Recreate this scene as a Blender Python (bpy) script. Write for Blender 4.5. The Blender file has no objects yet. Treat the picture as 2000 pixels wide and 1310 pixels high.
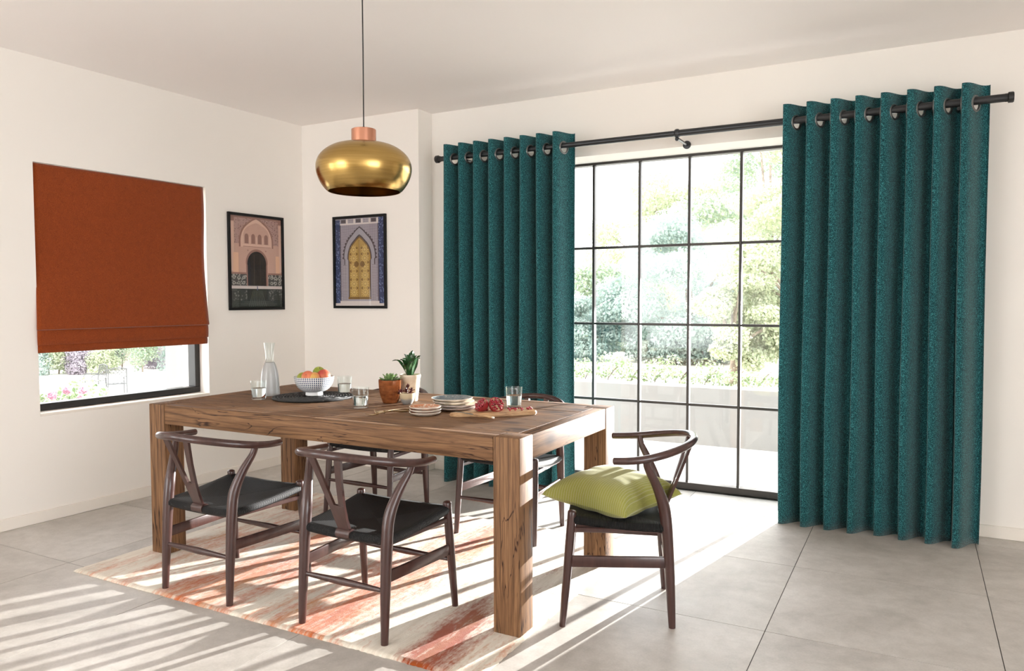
import bpy, bmesh, math, random
import numpy as np
from mathutils import Vector, Matrix
random.seed(7); rng = np.random.default_rng(7)
PI = math.pi
C = bpy.context.scene.collection
SC = bpy.context.scene
D = bpy.data

# ------------------------------------------------------------------ camera
cam_d = D.cameras.new('camera'); cam = D.objects.new('camera', cam_d); C.objects.link(cam)
SC.camera = cam
cam_d.sensor_width = 36; cam_d.lens = 26.5047; cam_d.clip_start = .05; cam_d.clip_end = 500
YAW, PITCH, ROLL = .49288877, .04623012, -.00217319
fw = Vector((-math.sin(YAW)*math.cos(PITCH), math.cos(YAW)*math.cos(PITCH), -math.sin(PITCH)))
rt = Vector((math.cos(YAW), math.sin(YAW), 0)); up = rt.cross(fw)
c_, s_ = math.cos(ROLL), math.sin(ROLL)
r2 = c_*rt + s_*up; u2 = c_*up - s_*rt
cam.matrix_world = Matrix(((r2.x, u2.x, -fw.x, 0), (r2.y, u2.y, -fw.y, 0), (r2.z, u2.z, -fw.z, 1.3), (0, 0, 0, 1)))

# ------------------------------------------------------------------ light
W = D.worlds.new('overcast_sky'); SC.world = W; W.use_nodes = True
bg = W.node_tree.nodes['Background']
bg.inputs[0].default_value = (.97, .98, 1, 1); bg.inputs[1].default_value = 1.0
ld = D.lights.new('garden_lamp', 'SPOT'); lamp = D.objects.new('garden_lamp', ld); C.objects.link(lamp)
lamp.location = (.2, 9.0, 1.16); lamp.rotation_euler = Vector((-math.sin(.335)*math.cos(.175), -math.cos(.335)*math.cos(.175), -math.sin(.175))).to_track_quat('-Z', 'Y').to_euler()
ld.spot_size = math.radians(31); ld.spot_blend = .12; ld.energy = 1950; ld.shadow_soft_size = .016; ld.color = (1, .975, .945)
SC.view_settings.view_transform = 'Standard'; SC.view_settings.look = 'None'
SC.view_settings.gamma = 1; SC.view_settings.use_curve_mapping = False
SC.view_settings.exposure = 2.91
SC.cycles.max_bounces = 14; SC.cycles.diffuse_bounces = 8; SC.cycles.transparent_max_bounces = 24
SC.cycles.caustics_reflective = False; SC.cycles.caustics_refractive = False
SC.cycles.sample_clamp_indirect = 6

# ------------------------------------------------------------------ node helpers
class NT:
    def __init__(s, name):
        s.m = D.materials.new(name); s.m.use_nodes = True
        s.t = s.m.node_tree; s.p = s.t.nodes['Principled BSDF']; s.out = s.t.nodes['Material Output']
    def n(s, typ, **kw):
        nd = s.t.nodes.new(typ)
        for k, v in kw.items():
            if k.startswith('i_'):
                key = k[2:]; key = int(key) if key.isdigit() else key
                nd.inputs[key].default_value = v
            else: setattr(nd, k, v)
        return nd
    def l(s, a, b): s.t.links.new(a, b)
    def ramp(s, fac, stops, interp='LINEAR'):
        r = s.n('ShaderNodeValToRGB'); r.color_ramp.interpolation = interp
        e = r.color_ramp.elements
        while len(e) < len(stops): e.new(.5)
        for el, (p, c) in zip(e, stops):
            el.position = p; el.color = (*c, 1) if len(c) == 3 else c
        s.l(fac, r.inputs[0]); return r.outputs[0]
    def noise(s, vec, scale, detail=4, rough=.5, dist=0):
        nd = s.n('ShaderNodeTexNoise'); nd.inputs['Scale'].default_value = scale
        nd.inputs['Detail'].default_value = detail; nd.inputs['Roughness'].default_value = rough
        nd.inputs['Distortion'].default_value = dist
        if vec is not None: s.l(vec, nd.inputs['Vector'])
        return nd.outputs[0]
    def math(s, op, a, b=None, c=None, clamp=False):
        nd = s.n('ShaderNodeMath', operation=op); nd.use_clamp = clamp
        for i, v in enumerate((a, b, c)):
            if v is None: continue
            if isinstance(v, (int, float)): nd.inputs[i].default_value = v
            else: s.l(v, nd.inputs[i])
        return nd.outputs[0]
    def mix(s, fac, a, b, typ='MIX'):
        nd = s.n('ShaderNodeMix', data_type='RGBA', blend_type=typ)
        if isinstance(fac, (int, float)): nd.inputs[0].default_value = fac
        else: s.l(fac, nd.inputs[0])
        for i, v in ((6, a), (7, b)):
            if isinstance(v, tuple): nd.inputs[i].default_value = (*v, 1)
            else: s.l(v, nd.inputs[i])
        return nd.outputs[2]
    def coords(s, scale=(1, 1, 1), rnd=False, kind='Object', loc=(0, 0, 0)):
        tc = s.n('ShaderNodeTexCoord'); v = tc.outputs[kind]
        if rnd:
            oi = s.n('ShaderNodeObjectInfo'); cx = s.n('ShaderNodeCombineXYZ')
            for i, k in enumerate((37.1, 61.7, 23.3)):
                s.l(s.math('MULTIPLY', oi.outputs['Random'], k), cx.inputs[i])
            ad = s.n('ShaderNodeVectorMath', operation='ADD'); s.l(v, ad.inputs[0]); s.l(cx.outputs[0], ad.inputs[1]); v = ad.outputs[0]
        mp = s.n('ShaderNodeMapping'); mp.inputs['Scale'].default_value = scale; mp.inputs['Location'].default_value = loc
        s.l(v, mp.inputs['Vector']); return mp.outputs[0]
    def bump(s, h, strength=.3, dist=.002):
        b = s.n('ShaderNodeBump'); b.inputs['Strength'].default_value = strength; b.inputs['Distance'].default_value = dist
        s.l(h, b.inputs['Height']); s.l(b.outputs[0], s.p.inputs['Normal'])
    def set(s, **kw):
        for k, v in kw.items():
            k = k.replace('_', ' ').title().replace('Ior', 'IOR')
            k = {'Specular': 'Specular IOR Level', 'Transmission': 'Transmission Weight', 'Coat': 'Coat Weight', 'Sheen': 'Sheen Weight'}.get(k, k)
            inp = s.p.inputs[k]
            if isinstance(v, tuple): inp.default_value = (*v, 1) if len(v) == 3 else v
            elif isinstance(v, (int, float)): inp.default_value = v
            else: s.l(v, inp)
        return s
def simple(name, col, rough=.5, **kw):
    t = NT(name); t.set(base_color=col, roughness=rough, **kw)
    return t.m
def mottled(name, col, amt=.15, scale=30, rough=.6, bump=0, **kw):
    t = NT(name); v = t.coords(rnd=True); n = t.noise(v, scale, 5)
    a = tuple(c*(1-amt) for c in col); b = tuple(min(1, c*(1+amt)) for c in col)
    t.set(base_color=t.ramp(n, [(.3, a), (.7, b)]), roughness=rough, **kw)
    if bump: t.bump(n, bump)
    return t.m

def mat_glass(name, tint=(1, 1, 1), ior=1.45, gloss=1.0):
    t = NT(name); t.t.nodes.remove(t.p)
    tr = t.n('ShaderNodeBsdfTransparent'); tr.inputs[0].default_value = (*tint, 1)
    gl = t.n('ShaderNodeBsdfGlossy'); gl.inputs['Roughness'].default_value = .02; gl.inputs[0].default_value = (gloss, gloss, gloss, 1)
    lw = t.n('ShaderNodeLayerWeight'); lw.inputs['Blend'].default_value = .5
    fac = t.math('MULTIPLY_ADD', t.math('POWER', lw.outputs['Facing'], 4.5), .75, ((ior-1)/(ior+1))**2)
    mx = t.n('ShaderNodeMixShader'); t.l(fac, mx.inputs[0]); t.l(tr.outputs[0], mx.inputs[1]); t.l(gl.outputs[0], mx.inputs[2])
    t.l(mx.outputs[0], t.out.inputs[0]); return t.m

def wood_oak(name, axis, light=(.275, .148, .070), dark=(.145, .071, .032)):
    t = NT(name)
    sc = [9, 9, 9]; sc[axis] = .8
    v = t.coords(tuple(sc), rnd=True)
    n1 = t.noise(v, 2.2, 6, .62, 1.6)
    sc2 = [70, 70, 70]; sc2[axis] = 3.0
    n2 = t.noise(t.coords(tuple(sc2), rnd=True), 1.5, 4, .6, .3)
    base = t.ramp(n1, [(.25, dark), (.48, tuple((a+b)/2 for a, b in zip(light, dark))), (.72, light)])
    wv = t.n('ShaderNodeTexWave', wave_type='RINGS', rings_direction='XYZ'[axis])
    wv.inputs['Scale'].default_value = 3.4; wv.inputs['Distortion'].default_value = 9; wv.inputs['Detail'].default_value = 4; wv.inputs['Detail Scale'].default_value = .6
    sc4 = [5, 5, 5]; sc4[axis] = .7
    t.l(t.coords(tuple(sc4), rnd=True), wv.inputs['Vector'])
    ring = t.ramp(wv.outputs[1], [(.0, (.45, .4, .36)), (.12, (.95, .95, .95)), (1, (1, 1, 1))])
    col = t.mix(.75, base, ring, 'MULTIPLY')
    fib = t.ramp(n2, [(.32, (.48, .43, .38)), (.56, (1, 1, 1))])
    col = t.mix(.8, col, fib, 'MULTIPLY')
    # knots and drying cracks
    sc3 = [7, 7, 7]; sc3[axis] = .55
    nk = t.noise(t.coords(tuple(sc3), rnd=True), 1.7, 3, .5, 2.2)
    crack = t.math('ABSOLUTE', t.math('SUBTRACT', nk, .5))
    cm = t.ramp(crack, [(.0, (.12, .07, .04)), (.006, (.2, .12, .08)), (.014, (1, 1, 1))])
    region = t.ramp(t.noise(t.coords((2, 2, 2), rnd=True), 1.6, 2), [(.42, (0, 0, 0)), (.52, (1, 1, 1))])
    col = t.mix(region, col, t.mix(1, col, cm, 'MULTIPLY'))
    vo = t.n('ShaderNodeTexVoronoi'); vo.inputs['Scale'].default_value = 1.0
    sc5 = [4, 4, 4]; sc5[axis] = 2.2
    t.l(t.coords(tuple(sc5), rnd=True), vo.inputs['Vector'])
    kn = t.ramp(vo.outputs['Distance'], [(.0, (.1, .055, .03)), (.07, (.28, .18, .12)), (.16, (1, 1, 1))])
    col = t.mix(.85, col, kn, 'MULTIPLY')
    t.set(base_color=col, roughness=t.math('MULTIPLY_ADD', n2, .25, .5), specular=.3)
    hh = t.math('ADD', t.math('MULTIPLY', n2, .5), t.math('MULTIPLY', t.n('ShaderNodeSeparateColor').outputs[0], 0))
    t.bump(hh, .35, .0015)
    return t.m

# ------------------------------------------------------------------ materials
def wallpaint(name, col):
    t = NT(name); n = t.noise(t.coords(), 60, 3); n2 = t.noise(t.coords(), 1.2, 2)
    t.set(base_color=t.mix(.06, col, t.ramp(n2, [(.3, tuple(c*.8 for c in col)), (.7, col)])), roughness=.85, specular=.2)
    t.bump(n, .04, .001); return t.m
M = {}
M['wall'] = wallpaint('warm_white_paint', (.85, .815, .765))
M['ceil'] = wallpaint('ceiling_paint', (.90, .86, .835))
M['skirt'] = simple('satin_white_trim', (.82, .77, .70), .45)
M['blackframe'] = simple('black_window_metal', (.018, .017, .016), .45, specular=.4)
M['steel'] = simple('dark_bronze_muntin', (.045, .038, .034), .42, metallic=.2)
M['pane'] = mat_glass('window_glass', (.985, .99, .988), 1.35)
def tilemat(name, a, b, c):
    t = NT(name); v = t.coords(rnd=True)
    n = t.noise(v, 2.2, 8, .62, .6); n2 = t.noise(v, 14, 6, .65); n3 = t.noise(v, 120, 2)
    col = t.ramp(n, [(.3, a), (.5, b), (.7, c)])
    col = t.mix(.35, col, t.ramp(n2, [(.35, (.62, .60, .58)), (.6, (1, 1, 1))]), 'MULTIPLY')
    col = t.mix(.15, col, t.ramp(n3, [(.35, (.6, .6, .6)), (.6, (1, 1, 1))]), 'MULTIPLY')
    t.set(base_color=col, roughness=t.math('MULTIPLY_ADD', n2, .25, .36), specular=.4)
    t.bump(n2, .05, .001); return t.m
M['tile'] = tilemat('stone_grey_tile', (.39, .362, .33), (.50, .47, .435), (.58, .55, .515))
M['grout'] = simple('dark_grout', (.05, .045, .04), .9)
M['terrace'] = tilemat('pale_terrace_tile', (.62, .60, .57), (.68, .66, .63), (.72, .70, .67))
M['render'] = wallpaint('white_garden_render', (.30, .292, .28))
M['post'] = wood_oak('rustic_oak_upright', 2)
M['oakx'] = wood_oak('rustic_oak_lengthwise', 0)
M['oaky'] = wood_oak('rustic_oak_crosswise', 1)
t = NT('mahogany_stained_beech'); v = t.coords((18, 18, 2.2), rnd=True); n = t.noise(v, 3, 5, .6)
t.set(base_color=t.ramp(n, [(.3, (.036, .0138, .0115)), (.7, (.060, .0245, .0200))]), roughness=.3, specular=.5, coat=.3); M['mahog'] = t.m
t = NT('black_paper_cord'); uv = t.n('ShaderNodeUVMap').outputs[0]
mp = t.n('ShaderNodeSeparateXYZ'); t.l(uv, mp.inputs[0])
sn = t.math('SINE', t.math('MULTIPLY', mp.outputs[0], 2*PI/.0058)); sn2 = t.math('SINE', t.math('ADD', t.math('MULTIPLY', mp.outputs[1], 2*PI/.006), t.math('MULTIPLY', mp.outputs[0], 2*PI/.0116)))
h = t.math('MULTIPLY_ADD', sn2, .3, sn)
t.set(base_color=t.ramp(t.math('MULTIPLY_ADD', h, .4, .5), [(.1, (.001, .001, .001)), (.9, (.0065, .0065, .007))]), roughness=.55, specular=.35); t.bump(h, .8, .0018); M['cord'] = t.m
def fabric(name, dark, mid, light, sx=260, sz=420):
    t = NT(name); v = t.coords((1, 1, 1))
    n = t.noise(t.coords((sx, sx, sz)), 1, 3, .7); n2 = t.noise(v, 30, 3)
    col = t.ramp(n, [(.32, dark), (.5, mid), (.66, light)])
    col = t.mix(.3, col, t.ramp(n2, [(.3, (.7, .7, .72)), (.7, (1, 1, 1))]), 'MULTIPLY')
    t.set(base_color=col, roughness=.9, specular=.15, sheen=.25); t.bump(n, .6, .002); return t.m
M['teal'] = fabric('teal_chenille', (.003, .017, .022), (.007, .054, .065), (.065, .32, .33), 230, 300)
M['rust'] = fabric('burnt_orange_linen', (.165, .026, .003), (.25, .044, .006), (.33, .070, .011), 300, 420)
M['rod'] = simple('graphite_rod', (.045, .047, .05), .32, metallic=.7)
M['eyelet'] = simple('brushed_pewter_ring', (.20, .20, .20), .32, metallic=.9)
t = NT('brushed_brass'); n = t.noise(t.coords((3, 3, 90)), 1.5, 3)
t.set(base_color=t.ramp(n, [(.3, (.42, .27, .085)), (.7, (.53, .355, .125))]), metallic=1, roughness=t.math('MULTIPLY_ADD', n, .1, .18)); M['brass'] = t.m
M['copper'] = simple('polished_copper', (.62, .30, .20), .13, metallic=1)
M['black'] = simple('matt_black', (.012, .012, .012), .5)
M['bframe'] = simple('black_picture_frame', (.004, .004, .004), .45, specular=.25)

# ------------------------------------------------------------------ mesh helpers
class MB:
    def __init__(s): s.v = []; s.f = []; s.mi = []; s.uv = {}
    def add(s, verts, faces, mi=0, uv=None):
        o = len(s.v); s.v += [tuple(p) for p in verts]
        for f in faces: s.f.append(tuple(i+o for i in f)); s.mi.append(mi)
        if uv:
            for i, q in enumerate(uv): s.uv[i+o] = q
        return s
    def box(s, x0, x1, y0, y1, z0, z1, bev=0, mi=0, seg=1, mat=None):
        bm = bmesh.new(); bmesh.ops.create_cube(bm, size=1)
        for q in bm.verts: q.co = Vector(((x0+x1)/2+q.co.x*(x1-x0), (y0+y1)/2+q.co.y*(y1-y0), (z0+z1)/2+q.co.z*(z1-z0)))
        if bev: bmesh.ops.bevel(bm, geom=bm.edges[:], offset=bev, segments=seg, affect='EDGES', profile=.5)
        if mat is not None: bm.transform(mat)
        bm.verts.index_update()
        s.add([q.co[:] for q in bm.verts], [[q.index for q in f.verts] for f in bm.faces], mi); bm.free(); return s
    def lathe(s, prof, seg=32, c=(0, 0, 0), mi=0, uv=False, facet=None):
        n = len(prof); vs = []; fs = []; us = []
        cols = seg+1 if uv else seg
        for j in range(cols):
            a = 2*PI*j/seg
            for i, (r, z) in enumerate(prof):
                vs.append((c[0]+r*math.cos(a), c[1]+r*math.sin(a), c[2]+z)); us.append((j/seg, i/(n-1)))
        for j in range(seg):
            k = (j+1) if uv else (j+1) % seg
            for i in range(n-1):
                f = [j*n+i, k*n+i, k*n+i+1, j*n+i+1]
                if prof[i][0] < 1e-6: f = [j*n+i, k*n+i+1, j*n+i+1]
                elif prof[i+1][0] < 1e-6: f = [j*n+i, k*n+i, j*n+i+1]
                fs.append(f)
        return s.add(vs, fs, mi, us if uv else None)
    def tube(s, pts, rad, seg=12, cap=True, sub=6, round_end=True, flat=None, mi=0):
        P = [Vector(p) for p in pts]
        R = list(rad) if isinstance(rad, (list, tuple)) else [rad]*len(P)
        if len(P) > 2 and sub > 1:
            Q = []; RR = []
            for i in range(len(P)-1):
                p0 = P[max(i-1, 0)]; p1 = P[i]; p2 = P[i+1]; p3 = P[min(i+2, len(P)-1)]
                for k in range(sub):
                    u = k/sub
                    Q.append(.5*((2*p1)+(p2-p0)*u+(2*p0-5*p1+4*p2-p3)*u*u+(3*p1-p0-3*p2+p3)*u**3)); RR.append(R[i]+(R[i+1]-R[i])*u)
            Q.append(P[-1]); RR.append(R[-1]); P, R = Q, RR
        if round_end and cap:
            d0 = (P[0]-P[1]).normalized(); d1 = (P[-1]-P[-2]).normalized()
            a = [(P[0]+d0*R[0]*q, R[0]*math.sqrt(max(0, 1-(q/.5)**2*.999)) if q <= .5 else 0) for q in (.5, .4, .2)]
            b = [(P[-1]+d1*R[-1]*q, R[-1]*math.sqrt(max(0, 1-(q/.5)**2*.999))) for q in (.2, .4, .5)]
            P = [x[0] for x in a]+P+[x[0] for x in b]; R = [x[1] for x in a]+R+[x[1] for x in b]
        vs = []; fs = []; nprev = None
        for i, p in enumerate(P):
            d = ((P[min(i+1, len(P)-1)]-P[max(i-1, 0)])).normalized()
            if nprev is None:
                nprev = Vector((0, 0, 1)).cross(d)
                if nprev.length < .1: nprev = Vector((1, 0, 0)).cross(d)
            nn = (nprev-d*nprev.dot(d)).normalized(); nprev = nn; b = d.cross(nn)
            fx, fy = flat or (1, 1)
            for j in range(seg):
                a = 2*PI*j/seg; vs.append(p+nn*math.cos(a)*R[i]*fx+b*math.sin(a)*R[i]*fy)
        for i in range(len(P)-1):
            for j in range(seg):
                k = (j+1) % seg; fs.append((i*seg+j, i*seg+k, (i+1)*seg+k, (i+1)*seg+j))
        if cap: fs.append(tuple(range(seg))[::-1]); fs.append(tuple(range((len(P)-1)*seg, len(P)*seg)))
        return s.add(vs, fs, mi)
    def torus(s, R, r, seg=28, ms=8, mat=None, mi=0):
        vs = []; fs = []
        for i in range(seg):
            a = 2*PI*i/seg
            for j in range(ms):
                b = 2*PI*j/ms; q = Vector(((R+r*math.cos(b))*math.cos(a), (R+r*math.cos(b))*math.sin(a), r*math.sin(b)))
                vs.append(mat @ q if mat is not None else q)
        for i in range(seg):
            for j in range(ms):
                fs.append((i*ms+j, ((i+1) % seg)*ms+j, ((i+1) % seg)*ms+(j+1) % ms, i*ms+(j+1) % ms))
        return s.add(vs, fs, mi)
    def sphere(s, c, r, seg=16, rings=10, sc=(1, 1, 1), mi=0):
        prof = [(r*math.sin(PI*i/rings), -r*math.cos(PI*i/rings)) for i in range(rings+1)]
        prof[0] = (0, -r); prof[-1] = (0, r)
        t = MB(); t.lathe(prof, seg)
        return s.add([(c[0]+p[0]*sc[0], c[1]+p[1]*sc[1], c[2]+p[2]*sc[2]) for p in t.v], t.f, mi)
    def grid(s, fn, nu, nv, mi=0, uvf=None, keep=None):
        vs = []; us = []
        for i in range(nu+1):
            for j in range(nv+1):
                vs.append(fn(i/nu, j/nv)); us.append(uvf(i/nu, j/nv) if uvf else (i/nu, j/nv))
        fs = []
        for i in range(nu):
            for j in range(nv):
                a = i*(nv+1)+j; q = (a, a+nv+1, a+nv+2, a+1)
                if keep is None or keep([vs[k] for k in q]): fs.append(q)
        return s.add(vs, fs, mi, us if uvf else None)

def empty(name, loc=(0, 0, 0), rz=0):
    o = D.objects.new(name, None); C.objects.link(o); o.location = loc; o.rotation_euler = (0, 0, rz); o.empty_display_size = .1
    return o
def tag(o, label=None, cat=None, group=None, kind=None):
    if label: o['label'] = label
    if cat: o['category'] = cat
    if group: o['group'] = group
    if kind: o['kind'] = kind
    return o
def obj(name, mb, mats, parent=None, smooth=True, loc=None, ang=40):
    me = D.meshes.new(name)
    me.from_pydata(mb.v, [], mb.f)
    mats = mats if isinstance(mats, (list, tuple)) else [mats]
    for m in mats: me.materials.append(m)
    if len(mats) > 1: me.polygons.foreach_set('material_index', mb.mi)
    if mb.uv:
        ul = me.uv_layers.new(name='UVMap'); vi = np.zeros(len(me.loops), dtype=np.int32); me.loops.foreach_get('vertex_index', vi)
        arr = np.zeros((len(mb.v), 2), dtype=np.float32)
        for k, q in mb.uv.items(): arr[k] = q
        ul.data.foreach_set('uv', arr[vi].ravel())
    if smooth:
        me.polygons.foreach_set('use_smooth', [True]*len(me.polygons))
        me.set_sharp_from_angle(angle=math.radians(ang))
    me.update()
    o = D.objects.new(name, me); C.objects.link(o)
    if parent is not None: o.parent = parent
    if loc is not None: o.location = loc
    return o
def struct(name, mb, mats, label=None, parent=None, smooth=True):
    o = obj(name, mb, mats, parent, smooth)
    if parent is None: o['kind'] = 'structure'
    if label: o['label'] = label
    return o
def copy_tree(o, parent=None):
    kids = list(o.children); c = o.copy(); C.objects.link(c)
    if parent is not None: c.parent = parent
    for k in kids: copy_tree(k, c)
    return c
def linked(name, src, parent, loc=(0, 0, 0), rot=(0, 0, 0), scale=(1, 1, 1)):
    o = D.objects.new(name, src.data); C.objects.link(o); o.parent = parent; o.location = loc; o.rotation_euler = rot; o.scale = scale
    return o

# ================================================================== ROOM SHELL
HC = 2.72; YW = 4.83; YC = 4.655; XR = 3.3; YB = -2.6; TW = .30
LA = math.radians(2.6)                      # the left wall runs slightly out of square
LP = Vector((-4.54, 2.4, 0)); LS = Vector((math.sin(LA), math.cos(LA), 0)); LN = Vector((math.cos(LA), -math.sin(LA), 0))
LM = Matrix(((LN.x, LS.x, 0, LP.x), (LN.y, LS.y, 0, LP.y), (0, 0, 1, 0), (0, 0, 0, 1)))   # local x = into room, y = along wall, z = up
def wall_with_holes(mb, s0, s1, z0, z1, holes, t0, t1, mat):
    """a wall along local y from s0..s1, thickness local x t0..t1, rectangular holes (a,b,c,d)"""
    ss = sorted({s0, s1, *[h[0] for h in holes], *[h[1] for h in holes]})
    zs = sorted({z0, z1, *[h[2] for h in holes], *[h[3] for h in holes]})
    for a, b in zip(ss, ss[1:]):
        for c, d in zip(zs, zs[1:]):
            m = ((a+b)/2, (c+d)/2)
            if any(h[0] < m[0] < h[1] and h[2] < m[1] < h[3] for h in holes): continue
            mb.box(t0, t1, a, b, c, d, mat=mat)
    return mb
WL = (.172, 1.334, .625, 2.112)             # left window opening: s0, s1, z0, z1
WL2 = (-3.3, -2.0, .625, 2.112)             # a second left window, behind the camera's view
b = wall_with_holes(MB(), -5.1, 2.6, -.1, HC+.2, [WL, WL2], -TW, 0, LM)
struct('wall_left', b, M['wall'], 'off white plaster wall with the roman blind window')
b = MB().box(-4.9, -3.285, YC, YC+.5, -.1, HC+.2)
struct('wall_corner', b, M['wall'], 'narrow off white wall panel carrying the golden door picture')
MX = Matrix(((0, 1, 0, 0), (1, 0, 0, 0), (0, 0, 1, 0), (0, 0, 0, 1)))    # local y -> world x, local x -> world y
GW = (-2.76, .02, -.1, 2.285)
b = wall_with_holes(MB(), -3.29, XR, -.1, HC+.2, [GW], YW, YW+.42, MX)
struct('wall_back', b, M['wall'], 'off white wall around the tall gridded garden window')
b = wall_with_holes(MB(), YB, YW, -.1, HC+.2, [(-2.4, 1.1, .05, 2.6)], XR, XR+TW, None)
struct('wall_right', b, M['wall'], 'off white side wall with a wide opening')
b = wall_with_holes(MB(), -5.2, XR+TW, -.1, HC+.2, [(-4.7, -2.7, .05, 2.6)], YB-TW, YB, MX)
struct('wall_rear', b, M['wall'], 'off white wall behind the room')
b = MB().box(-5.3, XR+TW, YB-TW, YW+.42, HC, HC+.25)
struct('ceiling', b, M['ceil'], 'plain warm white ceiling')
# floor slab with single tiles on it
TX, TY, TX0, TY0 = .80, .816, -.502, 3.03
b = MB().box(-5.2, XR, YB, YW+.25, -.1, -.0018)
floor = struct('floor', b, M['grout'], 'large grey stone floor tiles with thin dark joints')
tsrc = None
def tiles(parent, x0, x1, y0, y1, ztop, mat, th=.02, name='tile'):
    src = {}
    i0 = math.floor((x0-TX0)/TX); i1 = math.ceil((x1-TX0)/TX); j0 = math.floor((y0-TY0)/TY); j1 = math.ceil((y1-TY0)/TY)
    for i in range(i0, i1):
        for j in range(j0, j1):
            a, bq = max(x0, TX0+i*TX), min(x1, TX0+(i+1)*TX); c, d = max(y0, TY0+j*TY), min(y1, TY0+(j+1)*TY)
            if bq-a < .02 or d-c < .02: continue
            key = (round(bq-a, 3), round(d-c, 3)); g = .0017
            if key not in src:
                mb = MB().box(-key[0]/2+g, key[0]/2-g, -key[1]/2+g, key[1]/2-g, -th, 0)
                o = obj(name, mb, mat, parent, smooth=False); src[key] = o
            else: o = linked(name, src[key], parent)
            o.location = ((a+bq)/2, (c+d)/2, ztop+random.uniform(-.0003, .0003))
tiles(floor, -4.9, XR, YB, YW+.25, 0, M['tile'])
# baseboards
b = MB().box(0, .014, -5.0, 2.26, 0, .068, bev=.002, mat=LM); struct('baseboard_left', b, M['skirt'], 'white baseboard along the blind wall')
b = MB().box(-4.46, -3.271, YC-.014, YC, 0, .068, bev=.002).box(-3.285, -3.271, YC, YW, 0, .068, bev=.002)
struct('baseboard_corner', b, M['skirt'], 'white baseboard around the wall corner')
b = MB().box(-3.27, -2.77, YW-.014, YW, 0, .068, bev=.002).box(.03, XR, YW-.014, YW, 0, .068, bev=.002)
struct('baseboard_back', b, M['skirt'], 'white baseboard along the curtain wall')

# ------------------------------------------------------------------ tall garden window
win = empty('window_1', (0, 0, 0)); tag(win, 'tall gridded glass garden window with thin dark bars between the curtains', kind='structure')
Y5 = 5.1; VX = [-2.41+.0, -2.066, -1.722, -1.372, -1.03, -.688, -.344]; HZ = [.588, 1.133, 1.677]
x0, x1 = GW[0], GW[1]
for nm, bb in (('bottom_rail', (x0, x1, Y5-.02, Y5+.05, .004, .05)), ('top_rail', (x0, x1, Y5-.012, Y5+.05, 2.268, 2.285)),
               ('side_stile', (x0, x0+.03, Y5-.012, Y5+.05, .05, 2.268)), ('side_stile', (x1-.03, x1, Y5-.012, Y5+.05, .05, 2.268))):
    obj(nm, MB().box(*bb, bev=.002), M['steel'], win, smooth=False)
vs = None
for x in VX:
    if vs is None: vs = obj('vertical_muntin', MB().box(-.009, .009, -.012, .026, .05, 2.268, bev=.003), M['steel'], win, smooth=False); vs.location = (x, Y5, 0)
    else: linked('vertical_muntin', vs, win, (x, Y5, 0))
xs = [x0+.03]+VX+[x1-.03]; zs = [.05]+HZ+[2.268]
for z in HZ:
    for a, bq in zip(xs, xs[1:]):
        obj('horizontal_muntin', MB().box(a+.008, bq-.008, Y5-.012, Y5+.024, z-.0085, z+.0085, bev=.003), M['steel'], win, smooth=False)
for a, bq in zip(xs, xs[1:]):
    for c, d in zip(zs, zs[1:]):
        obj('pane', MB().box(a+.004, bq-.004, Y5+.008, Y5+.012, c+.004, d-.004), M['pane'], win, smooth=False)
b = MB().box(x0, x1, YW+.235, YW+.42, -.06, .004)
struct('trim_1', b, M['blackframe'], 'dark threshold under the garden window')

# ------------------------------------------------------------------ left window
w2 = empty('window_2'); tag(w2, 'black framed window under the orange roman blind', kind='structure')
def leftwin(root, W_, fr=.04):
    s0, s1, z0, z1 = W_; d0, d1 = -.18, -.10; zb = z0+.02
    obj('sill', MB().box(-.22, .0, s0, s1, z0, z0+.016, bev=.002, mat=LM), M['skirt'], root, smooth=False)
    for nm, q in (('bottom_rail', (s0, s1, zb, zb+fr)), ('top_rail', (s0, s1, z1-fr, z1)), ('side_stile', (s0, s0+fr, zb+fr, z1-fr)), ('side_stile', (s1-fr, s1, zb+fr, z1-fr))):
        obj(nm, MB().box(d0, d1, q[0], q[1], q[2], q[3], bev=.002, mat=LM), M['blackframe'], root, smooth=False)
    obj('pane', MB().box(-.15, -.144, s0+fr-.004, s1-fr+.004, zb+fr-.004, z1-fr+.004, mat=LM), M['pane'], root, smooth=False)
leftwin(w2, WL)
w3 = empty('window_3'); tag(w3, 'black framed window further along the blind wall', kind='structure'); leftwin(w3, WL2)

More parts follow.
